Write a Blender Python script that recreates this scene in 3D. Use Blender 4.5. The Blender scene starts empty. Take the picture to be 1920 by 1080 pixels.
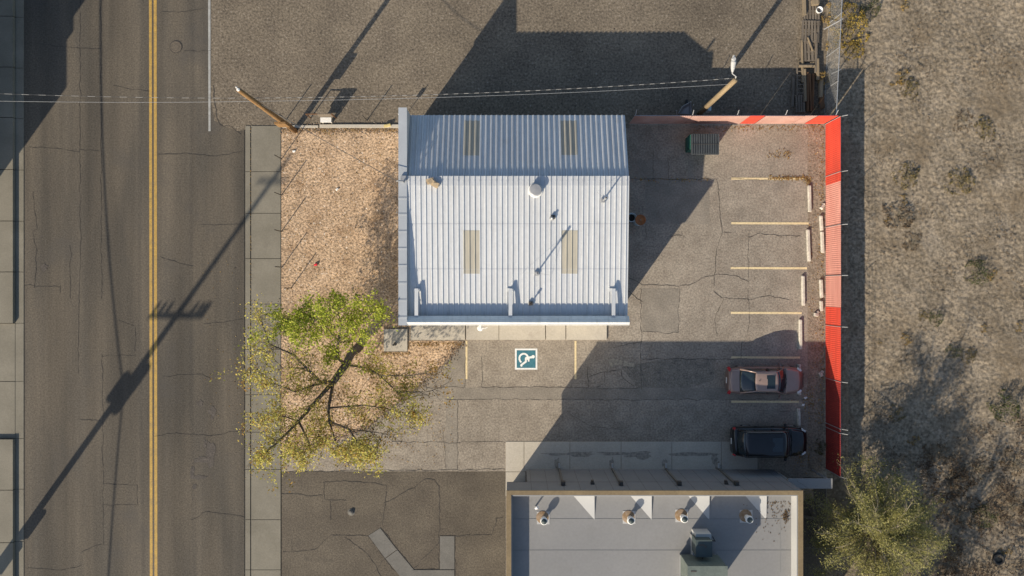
import bpy, math, random
from mathutils import Vector, Matrix, Euler, noise
random.seed(7)
R = math.radians
C = bpy.context.scene.collection
scene = bpy.context.scene
H = 44.0      # camera height (m)
S = 30.0      # photo pixels per metre on the ground

# ------------------------------------------------------------------ camera, sky, sun
cam_d = bpy.data.cameras.new('camera'); cam = bpy.data.objects.new('camera', cam_d); C.objects.link(cam)
cam.location = (0, 0, H); cam_d.sensor_width = 36; cam_d.lens = 36 * H / 64.0; cam_d.clip_end = 3000
scene.camera = cam
SUN = Vector((36.3, 51.1, -30.0)).normalized()
sd = bpy.data.lights.new('sun', 'SUN'); sd.energy = 4.8; sd.angle = R(0.5); sd.color = (1.0, 0.89, 0.72)
so = bpy.data.objects.new('sun', sd); C.objects.link(so); so.rotation_euler = SUN.to_track_quat('-Z', 'Y').to_euler()
so.location = (-30, -40, 30)
w = bpy.data.worlds.new('World'); scene.world = w; w.use_nodes = True
nt = w.node_tree; bg = nt.nodes['Background']; sk = nt.nodes.new('ShaderNodeTexSky')
sk.sky_type = 'NISHITA'; sk.sun_disc = False; sk.sun_elevation = R(25.6); sk.sun_rotation = R(215.4)
nt.links.new(sk.outputs[0], bg.inputs[0]); bg.inputs[1].default_value = 0.108
scene.view_settings.view_transform = 'Standard'; scene.view_settings.look = 'None'
scene.view_settings.exposure = 0.58; scene.view_settings.gamma = 1.0

# ------------------------------------------------------------------ helpers
def G(px, py, z=0.0):
    "photo pixel of a point at height z -> world"
    f = (H - z) / H
    return Vector(((px - 960) / S * f, (540 - py) / S * f, z))
def W(gx, gy, z=0.0):
    "ground grid (30 units a metre) -> world"
    return Vector(((gx - 960) / S, (540 - gy) / S, z))
ORG = {}
class MB:
    def __init__(s): s.v = []; s.f = []
    def add(s, vs, fs):
        b = len(s.v); s.v += [Vector(p) for p in vs]; s.f += [tuple(i + b for i in f) for f in fs]
    def box(s, c, d, rot=None, taper=1.0):
        x, y, z = d[0] / 2, d[1] / 2, d[2] / 2
        vs = [Vector((sx * x * (taper if sz > 0 else 1), sy * y * (taper if sz > 0 else 1), sz * z)) for sz in (-1, 1) for sx, sy in ((-1, -1), (1, -1), (1, 1), (-1, 1))]
        if rot is not None:
            m = Euler(rot).to_matrix(); vs = [m @ v for v in vs]
        c = Vector(c)
        s.add([v + c for v in vs], [(3, 2, 1, 0), (4, 5, 6, 7), (0, 1, 5, 4), (1, 2, 6, 5), (2, 3, 7, 6), (3, 0, 4, 7)])
    def bbox(s, a, b): s.box([(a[i] + b[i]) / 2 for i in range(3)], [abs(a[i] - b[i]) for i in range(3)])
    def prism(s, poly, z0, z1):
        n = len(poly); ar = sum(poly[i][0] * poly[(i + 1) % n][1] - poly[(i + 1) % n][0] * poly[i][1] for i in range(n))
        if ar < 0: poly = list(reversed(poly))
        vs = [(p[0], p[1], z0) for p in poly] + [(p[0], p[1], z1) for p in poly]
        s.add(vs, [tuple(range(n - 1, -1, -1)), tuple(range(n, 2 * n))] + [(i, (i + 1) % n, n + (i + 1) % n, n + i) for i in range(n)])
    def sheet(s, poly, z):
        n = len(poly); ar = sum(poly[i][0] * poly[(i + 1) % n][1] - poly[(i + 1) % n][0] * poly[i][1] for i in range(n))
        if ar < 0: poly = list(reversed(poly))
        s.add([(p[0], p[1], z) for p in poly], [tuple(range(n))])
    def tube(s, pts, rad, n=8, cap=True):
        pts = [Vector(p) for p in pts]
        if not isinstance(rad, (list, tuple)): rad = [rad] * len(pts)
        b = len(s.v); up = None
        for i, p in enumerate(pts):
            t = (pts[min(i + 1, len(pts) - 1)] - pts[max(i - 1, 0)])
            if t.length < 1e-6: t = Vector((0, 0, 1))
            t.normalize()
            if up is None:
                a = t.orthogonal().normalized()
            else:
                a = up - t * up.dot(t)
                a = a.normalized() if a.length > 1e-5 else t.orthogonal().normalized()
            up = a; c2 = t.cross(a)
            for k in range(n):
                th = 2 * math.pi * k / n
                s.v.append(p + (a * math.cos(th) + c2 * math.sin(th)) * rad[i])
        for i in range(len(pts) - 1):
            for k in range(n):
                s.f.append((b + i * n + k, b + i * n + (k + 1) % n, b + (i + 1) * n + (k + 1) % n, b + (i + 1) * n + k))
        if cap:
            s.f.append(tuple(b + k for k in range(n - 1, -1, -1))); e = b + (len(pts) - 1) * n
            s.f.append(tuple(e + k for k in range(n)))
    def lathe(s, c, prof, n=20):
        b = len(s.v); c = Vector(c)
        for r, z in prof:
            for k in range(n):
                th = 2 * math.pi * k / n; s.v.append(c + Vector((r * math.cos(th), r * math.sin(th), z)))
        for i in range(len(prof) - 1):
            for k in range(n):
                s.f.append((b + i * n + k, b + i * n + (k + 1) % n, b + (i + 1) * n + (k + 1) % n, b + (i + 1) * n + k))
        e = b + (len(prof) - 1) * n
        s.f.append(tuple(b + k for k in range(n - 1, -1, -1))); s.f.append(tuple(e + k for k in range(n)))
    def ribbon(s, pts, wd, z, jit=0.0, step=0.18):
        "thin flat crack or line following pts (world xy)"
        q = []
        for i in range(len(pts) - 1):
            a, c = Vector(pts[i][:2]), Vector(pts[i + 1][:2]); n = max(1, int((c - a).length / step))
            for k in range(n): q.append(a.lerp(c, k / n))
        q.append(Vector(pts[-1][:2])); L, Rr = [], []
        for i, p in enumerate(q):
            t = q[min(i + 1, len(q) - 1)] - q[max(i - 1, 0)]
            if t.length < 1e-6: t = Vector((1, 0))
            t.normalize(); nn = Vector((-t.y, t.x))
            if jit: p = p + nn * (noise.noise((p.x * 1.7, p.y * 1.7, 3.1)) * jit * 2.2 + random.uniform(-jit, jit) * .5)
            ww = wd * (.5 if not jit else .5 * random.uniform(.4, 1.4))
            L.append(p + nn * ww); Rr.append(p - nn * ww)
        b = len(s.v); m = len(q)
        s.v += [Vector((p.x, p.y, z)) for p in L] + [Vector((p.x, p.y, z)) for p in Rr]
        for i in range(m - 1): s.f.append((b + m + i, b + m + i + 1, b + i + 1, b + i))
    def leaf(s, p, size, asp=.55, flat=.5):
        d = Vector((random.uniform(-1, 1), random.uniform(-1, 1), random.uniform(-1, 1) * flat)).normalized()
        e = Vector((random.uniform(-1, 1), random.uniform(-1, 1), random.uniform(-1, 1) * flat)); e = (e - d * e.dot(d))
        if e.length < 1e-3: e = d.orthogonal()
        e.normalize(); p = Vector(p); a = d * size * .5; c = e * size * .5 * asp
        s.add([p - a, p + c, p + a, p - c], [(0, 1, 2, 3)])
    def build(s, name, m, parent=None, smooth=False):
        o0 = ORG.get(parent.name, Vector()) if parent else Vector()
        me = bpy.data.meshes.new(name); me.from_pydata([tuple(v - o0) for v in s.v], [], s.f); me.update()
        o = bpy.data.objects.new(name, me); C.objects.link(o); me.materials.append(m)
        if smooth:
            for p in me.polygons: p.use_smooth = True
        if parent: o.parent = parent; ORG[o.name] = o0
        return o
def tag(o, label, cat, group=None):
    o['label'] = label; o['category'] = cat
    if group: o['group'] = group
    return o
def struct(o): o['kind'] = 'structure'; return o
def thing(name, loc, label, cat, group=None, rz=0.0):
    o = bpy.data.objects.new(name, None); C.objects.link(o); o.empty_display_size = .3
    o.location = loc; o.rotation_euler.z = rz; ORG[o.name] = Vector(loc)
    return tag(o, label, cat, group)
def dup(root, loc, rz=0.0, label=None, sc=1.0):
    r = root.copy(); C.objects.link(r); r.location = loc; r.rotation_euler = (0, 0, rz); r.scale = (sc, sc, sc)
    if label: r['label'] = label
    for ch in list(root.children):
        c = ch.copy(); C.objects.link(c); c.parent = r
        for g in list(ch.children):
            d = g.copy(); C.objects.link(d); d.parent = c
    return r

# ------------------------------------------------------------------ materials
def srgb(r, g, b):
    f = lambda c: (c / 255 / 12.92) if c <= 10.3 else ((c / 255 + .055) / 1.055) ** 2.4
    return (f(r), f(g), f(b))
def mat(name, c1, c2=None, scale=2.0, detail=6, lo=.35, hi=.65, speck=None, big=None, stretch=(1, 1, 1), rough=.85, metal=0.0,
        bump=0.0, bscale=None, coat=0.0, extra=None, spec=.3, dots=None):
    m = bpy.data.materials.new(name); m.use_nodes = True; t = m.node_tree; n = t.nodes; l = t.links
    p = n['Principled BSDF']; p.inputs['Roughness'].default_value = rough; p.inputs['Metallic'].default_value = metal
    p.inputs['Specular IOR Level'].default_value = spec; p.inputs['Coat Weight'].default_value = coat
    tc = n.new('ShaderNodeTexCoord'); mp = n.new('ShaderNodeMapping'); l.new(tc.outputs['Object'], mp.inputs[0]); mp.inputs['Scale'].default_value = stretch
    def noisef(sc, de, ro=.55, src=mp.outputs[0]):
        x = n.new('ShaderNodeTexNoise'); x.inputs['Scale'].default_value = sc; x.inputs['Detail'].default_value = de; x.inputs['Roughness'].default_value = ro
        l.new(src, x.inputs['Vector']); return x.outputs['Fac']
    def mr(src, a, b, c, d):
        x = n.new('ShaderNodeMapRange'); x.inputs[1].default_value = a; x.inputs[2].default_value = b; x.inputs[3].default_value = c; x.inputs[4].default_value = d
        l.new(src, x.inputs[0]); return x.outputs[0]
    def mixc(f, a, b, mode='MIX'):
        x = n.new('ShaderNodeMix'); x.data_type = 'RGBA'; x.blend_type = mode
        if isinstance(f, (int, float)): x.inputs[0].default_value = f
        else: l.new(f, x.inputs[0])
        for i, q in ((6, a), (7, b)):
            if isinstance(q, tuple): x.inputs[i].default_value = (*q, 1)
            else: l.new(q, x.inputs[i])
        return x.outputs[2]
    def mul(col, val):
        x = n.new('ShaderNodeVectorMath'); x.operation = 'SCALE'; l.new(col, x.inputs[0]); l.new(val, x.inputs['Scale']); return x.outputs[0]
    col = mixc(mr(noisef(scale, detail), lo, hi, 0, 1), c1, c2 if c2 else c1)
    if big: col = mul(col, mr(noisef(big[0], 3), .3, .7, 1 - big[1], 1 + big[1]))
    sp = None
    if speck:
        sp = noisef(speck[0], 2, .6, tc.outputs['Object']); col = mul(col, mr(sp, .3, .7, 1 - speck[1], 1 + speck[1]))
    if extra: col = extra(n, l, tc, col, noisef, mr, mixc, mul)
    if dots:   # sparse coloured flecks: (scale, threshold, colour)
        for (sc, th, dc) in dots:
            col = mixc(mr(noisef(sc, 2, .6, tc.outputs['Object']), th, th + .04, 0, 1), col, dc)
    l.new(col, p.inputs['Base Color'])
    if bump:
        b = n.new('ShaderNodeBump'); b.inputs['Strength'].default_value = bump; b.inputs['Distance'].default_value = .05
        l.new(noisef(bscale or 12, 4, .6, tc.outputs['Object']), b.inputs['Height']); l.new(b.outputs[0], p.inputs['Normal'])
    return m
def leafmat(name, cols, rough=.7):
    m = bpy.data.materials.new(name); m.use_nodes = True; t = m.node_tree; n = t.nodes; l = t.links; p = n['Principled BSDF']
    g = n.new('ShaderNodeNewGeometry'); r = n.new('ShaderNodeValToRGB'); l.new(g.outputs['Random Per Island'], r.inputs[0])
    r.color_ramp.interpolation = 'LINEAR'; el = r.color_ramp.elements
    while len(el) < len(cols): el.new(.5)
    for i, c in enumerate(cols): el[i].position = i / (len(cols) - 1); el[i].color = (*c, 1)
    l.new(r.outputs[0], p.inputs['Base Color']); p.inputs['Roughness'].default_value = rough; p.inputs['Specular IOR Level'].default_value = .2
    tr = n.new('ShaderNodeBsdfTranslucent'); l.new(r.outputs[0], tr.inputs[0]); mx = n.new('ShaderNodeMixShader'); mx.inputs[0].default_value = .38
    l.new(p.outputs[0], mx.inputs[1]); l.new(tr.outputs[0], mx.inputs[2]); l.new(mx.outputs[0], n['Material Output'].inputs[0])
    return m
def crackextra(scale, amount, width=.02, mask=.5, col=(.03, .03, .03)):
    def f(n, l, tc, c, noisef, mr, mixc, mul):
        wv = n.new('ShaderNodeTexNoise'); wv.inputs['Scale'].default_value = scale * 1.5; wv.inputs['Detail'].default_value = 3; l.new(tc.outputs['Object'], wv.inputs['Vector'])
        ad = n.new('ShaderNodeMixRGB'); ad.blend_type = 'ADD'; ad.inputs[0].default_value = .25 / scale; l.new(tc.outputs['Object'], ad.inputs[1]); l.new(wv.outputs['Color'], ad.inputs[2])
        v = n.new('ShaderNodeTexVoronoi'); v.feature = 'DISTANCE_TO_EDGE'; v.inputs['Scale'].default_value = scale; l.new(ad.outputs[0], v.inputs['Vector'])
        k = mr(v.outputs['Distance'], 0, width, amount, 0); ms = mr(noisef(.35, 3), mask, mask + .12, 0, 1)
        x = n.new('ShaderNodeMath'); x.operation = 'MULTIPLY'; l.new(k, x.inputs[0]); l.new(ms, x.inputs[1])
        return mixc(x.outputs[0], c, col)
    return f
def stains(scale, th, amount, col):
    def f(n, l, tc, c, noisef, mr, mixc, mul):
        return mixc(mr(noisef(scale, 5, .6, tc.outputs['Object']), th, th + .14, 0, amount), c, col)
    return f
def chain(*fs):
    def f(n, l, tc, c, *a):
        for g in fs: c = g(n, l, tc, c, *a)
        return c
    return f
def streak(n, l, tc, c, noisef, mr, mixc, mul):
    mp = n.new('ShaderNodeMapping'); l.new(tc.outputs['Object'], mp.inputs[0]); mp.inputs['Scale'].default_value = (6, .22, 1)
    return mixc(mr(noisef(1.0, 4, .6, mp.outputs[0]), .56, .74, 0, .45), c, (.37, .355, .325))
def lanes(n, l, tc, c, noisef, mr, mixc, mul):
    mp = n.new('ShaderNodeMapping'); l.new(tc.outputs['Object'], mp.inputs[0]); mp.inputs['Scale'].default_value = (1, .03, 1)
    c = mul(c, mr(noisef(.75, 2, .5, mp.outputs[0]), .3, .7, .84, 1.16))
    return mul(c, mr(noisef(3.5, 2, .5, mp.outputs[0]), .3, .7, .94, 1.06))
M = {}
M['lot'] = mat('weathered asphalt', (.225, .190, .150), (.285, .245, .195), 1.2, 8, speck=(9, .30), big=(.16, .13), bump=.5, bscale=16, rough=.95,
               extra=chain(stains(.5, .60, .40, (.15, .13, .11)), crackextra(.30, .45, .006, .56, (.10, .085, .07))))
M['lotb'] = mat('patched asphalt smooth', (.195, .170, .138), (.245, .213, .172), 1.0, 7, speck=(10, .18), big=(.3, .1), bump=.3, bscale=18, rough=.95)
M['lotc'] = mat('alligator cracked asphalt', (.175, .155, .125), (.225, .195, .155), 2, 7, speck=(10, .3), rough=.95, bump=.6, bscale=14,
                extra=crackextra(2.8, .45, .045, .40))
M['road'] = mat('street asphalt', (.106, .0885, .067), (.076, .066, .053), .55, 6, .38, .62, speck=(10, .24), big=(.22, .14), stretch=(1, .18, 1), bump=.3, bscale=18, rough=.92,
                extra=chain(lanes, stains(.22, .56, .5, (.070, .064, .058)), stains(1.1, .64, .4, (.055, .05, .045)), crackextra(.22, .5, .005, .56, (.045, .04, .034))))
M['north'] = mat('gravelly lot', (.172, .140, .102), (.134, .109, .081), .55, 7, speck=(7.5, .42), big=(.2, .16), bump=.55, bscale=11, rough=.97,
                 extra=stains(.33, .58, .45, (.080, .062, .046)), dots=((7.5, .66, (.25, .22, .18)), (6.2, .68, (.035, .03, .027))))
M['slot'] = mat('south lot asphalt', (.090, .0745, .057), (.120, .100, .075), .5, 7, speck=(10, .28), big=(.2, .12), bump=.4, bscale=18, rough=.95,
                extra=stains(.8, .6, .5, (.06, .052, .043)))
M['gravel'] = mat('tan landscaping gravel', (.45, .318, .205), (.35, .24, .15), 1.0, 6, speck=(8.0, .6), big=(.55, .17), bump=1.0, bscale=8, rough=.97,
                  extra=chain(stains(1.0, .58, .5, (.26, .155, .08)), stains(2.2, .62, .5, (.24, .15, .07))), dots=((7.3, .655, (.62, .54, .45)), (8.1, .67, (.08, .06, .05))))
M['walk'] = mat('sidewalk concrete', (.172, .155, .120), (.202, .182, .143), .7, 6, speck=(12, .08), big=(.4, .07), rough=.9, bump=.1, extra=stains(.9, .62, .35, (.12, .105, .085)))
M['conc'] = mat('pale concrete', (.46, .415, .34), (.40, .36, .30), 1.0, 6, speck=(12, .08), big=(.5, .06), rough=.9, bump=.1, extra=stains(.9, .6, .4, (.25, .22, .18)))
M['oldconc'] = mat('dull concrete', (.13, .122, .108), (.155, .145, .128), 1.2, 6, speck=(12, .1), rough=.9, bump=.1)
M['dirt'] = mat('vacant lot dirt', (.238, .194, .140), (.180, .144, .100), .7, 8, speck=(6, .5), big=(.15, .14), rough=.98, bump=.8, bscale=7,
                extra=chain(stains(.28, .52, .6, (.150, .112, .070)), stains(1.3, .58, .6, (.10, .072, .045)), stains(3.2, .60, .5, (.10, .075, .05)), stains(.2, .60, .5, (.33, .28, .225))))
M['verge'] = mat('dirty strip', (.255, .21, .16), (.18, .148, .11), 2.2, 7, speck=(8, .35), rough=.97, bump=.8, bscale=9, dots=((4.5, .66, (.30, .17, .06)),))
M['yellow'] = mat('yellow road paint', (.44, .275, .065), (.33, .215, .07), 3, 6, speck=(14, .2), rough=.7, extra=chain(stains(2.2, .60, .55, (.19, .14, .065)), stains(7, .62, .6, (.12, .095, .06))))
M['stripe'] = mat('cream stall paint', (.68, .55, .32), (.58, .46, .27), 6, 6, speck=(14, .15), rough=.7, extra=stains(6, .62, .7, (.28, .24, .19)))
M['white'] = mat('white paint', (.72, .71, .68), (.64, .63, .60), 4, 5, speck=(14, .1), rough=.7)
M['edge'] = mat('worn white line', (.36, .36, .34), (.27, .26, .24), 3, 6, speck=(12, .15), rough=.8)
M['blue'] = mat('teal blue paint', (.035, .13, .17), (.05, .16, .20), 5, 5, speck=(14, .15), rough=.7)
M['crack'] = mat('crack filler', (.05, .044, .038), (.075, .066, .056), 6, 3, rough=.95)
M['joint'] = mat('dark joint', (.055, .05, .043), None, 6, 3, rough=.95)  # dark tone of slab gaps and wall panel joints
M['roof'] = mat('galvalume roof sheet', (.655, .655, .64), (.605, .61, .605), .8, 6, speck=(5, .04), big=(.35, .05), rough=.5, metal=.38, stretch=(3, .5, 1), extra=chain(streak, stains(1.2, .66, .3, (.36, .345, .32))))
M['roofn'] = mat('shade darkened north roof sheet', (.56, .57, .575), (.50, .51, .515), .8, 6, speck=(5, .05), big=(.35, .06), rough=.5, metal=.38, stretch=(3, .4, 1), extra=stains(1.0, .6, .35, (.38, .36, .33)))  # same sheet as the south slope, raking shade mixed into a darker base
M['sky'] = mat('yellowed fibreglass', (.42, .385, .31), (.36, .335, .275), 2, 5, rough=.5, stretch=(4, .5, 1))
M['cope'] = mat('coping metal', (.42, .44, .455), (.38, .395, .41), 1, 5, rough=.45, metal=.15, big=(.4, .05))
M['wallw'] = mat('pale wall', (.55, .53, .48), (.5, .48, .44), .6, 5, rough=.85)
M['wallg'] = mat('painted block wall', (.19, .195, .20), (.17, .175, .18), .6, 5, rough=.85, speck=(8, .05))
M['wallg2'] = mat('dull galvanised', (.33, .33, .335), (.28, .28, .285), 3, 4, rough=.5, metal=.2)
M['sroof'] = mat('grey white membrane', (.222, .218, .212), (.203, .200, .196), .35, 6, big=(.2, .06), speck=(6, .04), rough=.7, extra=chain(stains(.45, .56, .4, (.175, .168, .155)), stains(1.8, .66, .45, (.14, .125, .105))))
M['cricket'] = mat('newer membrane', (.42, .415, .40), (.39, .385, .37), .5, 4, rough=.7)
M['tan'] = mat('tan parapet trim', (.21, .155, .085), (.17, .125, .07), 1.2, 5, rough=.75, speck=(8, .1))
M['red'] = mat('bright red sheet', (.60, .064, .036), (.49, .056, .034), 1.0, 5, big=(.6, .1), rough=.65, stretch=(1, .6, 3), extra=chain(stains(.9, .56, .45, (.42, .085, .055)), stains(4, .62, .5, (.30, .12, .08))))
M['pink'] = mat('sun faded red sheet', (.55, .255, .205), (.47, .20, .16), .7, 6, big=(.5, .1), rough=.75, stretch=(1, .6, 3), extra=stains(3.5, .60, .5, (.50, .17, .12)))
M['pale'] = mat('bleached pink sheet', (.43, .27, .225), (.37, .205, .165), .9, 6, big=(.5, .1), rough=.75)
M['redshade'] = mat('red sheet with painted shade', (.25, .030, .024), (.21, .026, .022), .8, 5, rough=.6)  # red fence sheet again, the building's shade put into a darker colour
M['steel'] = mat('galvanised steel', (.42, .42, .42), (.34, .34, .34), 4, 4, rough=.45, metal=.5)
M['dsteel'] = mat('dark steel', (.06, .055, .05), (.09, .08, .07), 4, 4, rough=.6, metal=.3)
M['wood'] = mat('weathered pole wood', (.25, .145, .058), (.17, .095, .04), 2, 6, stretch=(6, 6, .5), rough=.9, bump=.4)
M['wood2'] = mat('pale pole wood', (.27, .20, .115), (.20, .145, .085), 2, 6, stretch=(6, 6, .5), rough=.9, bump=.4)
M['greyw'] = mat('grey pallet wood', (.175, .145, .112), (.11, .09, .07), 2, 6, stretch=(5, .6, 5), rough=.95, bump=.3)
M['brownw'] = mat('brown timber', (.15, .075, .035), (.10, .055, .03), 2, 6, stretch=(5, .6, 5), rough=.95)
M['tanw'] = mat('tan timber', (.26, .20, .13), (.20, .155, .10), 2, 6, stretch=(5, .6, 5), rough=.95)
M['bark'] = mat('tree bark', (.11, .085, .062), (.19, .16, .125), 7, 6, rough=.95, bump=.7, bscale=18)
M['barkp'] = mat('pale twig bark', (.22, .19, .13), (.16, .14, .10), 6, 5, rough=.95)
M['black'] = mat('black rubber', (.02, .02, .021), (.03, .03, .03), 5, 4, rough=.75)
M['glass'] = mat('dark glazing', (.012, .020, .024), (.02, .028, .032), 1, 2, rough=.06, spec=.6, coat=.4)
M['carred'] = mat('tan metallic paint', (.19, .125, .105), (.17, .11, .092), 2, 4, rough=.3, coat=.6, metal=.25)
M['cartop'] = mat('tan metallic top paint', (.30, .215, .18), (.27, .19, .158), 1.5, 4, rough=.28, coat=.6, metal=.25)  # lighter than the body paint; for roof, hood and boot
M['carblk'] = mat('black car paint', (.008, .009, .010), (.012, .012, .013), 2, 3, rough=.22, coat=.7)
M['lampred'] = mat('red tail lens', (.45, .012, .012), (.35, .01, .01), 8, 2, rough=.15, coat=.6)
M['lampclr'] = mat('clear head lens', (.62, .62, .60), (.5, .5, .5), 8, 2, rough=.12, coat=.6)
M['dgreen'] = mat('green dumpster steel', (.02, .085, .065), (.025, .10, .075), 3, 5, rough=.6, speck=(8, .15))
M['lid'] = mat('grey black plastic lid', (.065, .072, .075), (.05, .055, .058), 3, 5, rough=.5)
M['rust'] = mat('rusty orange lid', (.34, .13, .045), (.22, .085, .035), 5, 6, rough=.8)
M['drumw'] = mat('pale blue drum', (.38, .45, .47), (.32, .39, .42), 4, 5, rough=.5)
M['hvac'] = mat('grey green enamel', (.135, .155, .135), (.11, .13, .115), 2, 5, rough=.6, speck=(6, .12))
M['hvacd'] = mat('dark green enamel', (.055, .072, .072), (.045, .06, .06), 2, 5, rough=.55)
M['orust'] = mat('rust stain', (.27, .20, .14), (.20, .125, .06), 5, 6, rough=.85)
M['cardboard'] = mat('tan board', (.46, .35, .22), (.40, .30, .19), 4, 4, rough=.9)
M['redp'] = mat('red plastic', (.6, .02, .04), None, 4, 2, rough=.4)
M['stopc'] = mat('chalky concrete', (.56, .51, .43), (.43, .39, .33), 3, 6, speck=(9, .18), rough=.92, extra=stains(3, .62, .5, (.2, .17, .13)))
M['cable'] = mat('cable sheath', (.05, .05, .05), (.08, .08, .08), 8, 2, rough=.6)
M['cablew'] = mat('pale cable wrap', (.27, .262, .25), None, 8, 2, rough=.5)
M['tanwall'] = mat('tan stucco', (.34, .27, .19), (.3, .24, .17), 1, 5, rough=.9)
LG = leafmat('green crown leaves', [(.17, .22, .025), (.36, .40, .045), (.48, .52, .07), (.26, .29, .04), (.52, .50, .09)])
LY = leafmat('yellowing leaves', [(.56, .49, .10), (.38, .36, .09), (.62, .55, .14), (.30, .27, .09), (.56, .42, .10), (.50, .50, .12)])
LO = leafmat('orange autumn leaves', [(.34, .19, .04), (.26, .15, .04), (.38, .26, .06), (.16, .13, .04)])
LW = leafmat('willow leaves', [(.24, .225, .068), (.33, .305, .10), (.14, .135, .05), (.42, .385, .17), (.27, .25, .08)])
LD = leafmat('dry weed ochre', [(.36, .24, .085), (.25, .18, .07), (.44, .29, .09), (.17, .13, .065)])
LV = leafmat('dry weed olive', [(.15, .13, .055), (.23, .18, .075), (.10, .085, .04), (.34, .24, .085)])
LB = leafmat('dry weed brown', [(.11, .075, .046), (.16, .11, .066), (.075, .055, .037), (.26, .18, .10)])
LK = leafmat('dark green weed', [(.035, .055, .016), (.055, .075, .022), (.08, .09, .03), (.12, .10, .04)])
LYS = leafmat('yellow shrub leaves', [(.40, .27, .05), (.30, .22, .05), (.48, .34, .075), (.22, .17, .055)])
LF = leafmat('fallen leaves', [(.34, .20, .07), (.26, .15, .05), (.42, .29, .11), (.18, .11, .05), (.50, .38, .18)])

# ------------------------------------------------------------------ ground and paving
def P(*pts): return [W(*p) for p in pts]
def sheet(name, poly, z, m, parent=None):
    b = MB(); b.sheet(P(*poly), z); return b.build(name, m, parent)
b = MB(); b.sheet([(-600, -600), (600, -600), (600, 600), (-600, 600)], -.03); struct(b.build('ground', M['dirt']))
# vacant lot: bumpy dirt
def dirt_h(x, y):
    h = noise.fractal((x * .35, y * .35, 0), 1.0, 2.0, 3) * .06
    h += abs(noise.noise((x * 2.6 + y * 1.1, y * 3.9 - x * 1.3, 5))) * .052 + noise.noise((x * 4.6 + y * 2, y * 6.5, 9)) * .038 * (1 + noise.noise((x * .3, y * .3, 4)))
    return .05 + h
def dirt_patch(x0, x1, y0, y1, st):
    b = MB(); nx = int((x1 - x0) / st); ny = int((y1 - y0) / st); base = 0
    for j in range(ny + 1):
        for i in range(nx + 1):
            x = x0 + (x1 - x0) * i / nx; y = y0 + (y1 - y0) * j / ny
            e = min(1, (x - x0) / .8); b.v.append(Vector((x, y, .012 + dirt_h(x, y) * e)))
    for j in range(ny):
        for i in range(nx):
            k = j * (nx + 1) + i; b.f.append((k, k + 1, k + nx + 2, k + nx + 1))
    return b
struct(dirt_patch(W(1550, 0).x, 36.0, -20.5, 20.5, .085).build('vacant_lot', M['dirt'], None, True))
road = struct(sheet('road', [(45, -700), (458, -700), (458, 1800), (45, 1800)], .004, M['road']))
north = struct(sheet('gravel_lot', [(397, -700), (1552, -700), (1552, 231), (1180, 231), (1180, 240), (470, 240), (446, 246), (420, 236), (402, 226), (396, 190)], .010, M['north']))
lot = struct(sheet('parking_lot', [(527, 231.5), (1550, 231.5), (1550, 1100), (948, 1100), (948, 884), (527, 884)], .006, M['lot']))
slot = struct(sheet('south_lot', [(528, 884.5), (947.5, 884.5), (947.5, 1800), (528, 1800)], .006, M['slot']))
struct(sheet('alley', [(1506, 895), (1549, 895), (1549, 1800), (1506, 1800)], .011, M['slot']))
for nm, poly, m in (('asphalt_patch', [(745, 727), (1515, 727), (1515, 748.5), (745, 748.5)], 'lotb'), ('asphalt_patch', [(1182, 300), (1300, 300), (1300, 336), (1182, 336)], 'lotb'),
                    ('asphalt_patch', [(1252, 294), (1290, 294), (1290, 335), (1252, 335)], 'lot'),
                    ('asphalt_patch', [(1210, 337), (1330, 337), (1330, 420), (1210, 420)], 'lotb'), ('asphalt_patch', [(835, 660), (872, 640), (872, 727), (835, 727)], 'lotb'),
                    ('asphalt_patch', [(836, 749), (858, 749), (858, 881), (836, 881)], 'lotb'),
                    ('cracked_patch', [(1165, 688), (1255, 672), (1342, 672), (1338, 712), (1290, 728), (1195, 727)], 'lotc'),
                    ('asphalt_patch', [(1204, 541), (1272, 541), (1272, 624), (1204, 622)], 'lotb')):
    sheet(nm, poly, .0095 + random.random() * .002, M[m], lot)
struct(sheet('verge', [(1514, 231.6), (1549, 231.6), (1549, 884), (1514, 884)], .0125, M['verge']))
struct(sheet('gravel_bed', [(527.5, 241), (790, 241), (790, 612), (747, 614), (720, 617), (720, 660), (764, 660), (764, 639), (871, 639), (842, 672), (812, 702), (760, 742), (690, 800), (610, 838), (527.5, 855)], .016, M['gravel']))
# low concrete kerb on the north edge of the gravel bed
b = MB(); b.bbox(W(600, 234, 0), W(771, 240, .10)); b.bbox(W(530, 235.5, 0), W(597, 240, .07)); struct(b.build('kerb_strip', M['conc']))
# west sidewalk (raised, with a driveway dip) and kerb
js = [-300, -200, -100, 33, 128, 222, 319, 415, 510, 606, 715, 822, 917, 1015, 1110, 1210, 1310, 1800]
b = MB(); k = MB()
for a, c in zip(js, js[1:]):
    dip = a >= 600 and a < 820
    z1 = .05 if dip else .24
    b.bbox(W(-260, a + .6, 0), W(29, c - .6, z1))
    k.bbox(W(29.6, a + .4, 0), W(45, c - .4, .035))
for y0, y1 in ((606.6, 622), (872, 822.6)):    # ramps into the dip
    pass
struct(b.build('sidewalk', M['walk'])); struct(k.build('kerb', M['walk']))
j = MB(); j.sheet(P((-260, -700), (44, -700), (44, 1800), (-260, 1800)), .008)
j.sheet(P((459, 236), (527, 236), (527, 1800), (459, 1800)), .0085); struct(j.build('joint_bed', M['joint']))
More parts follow.
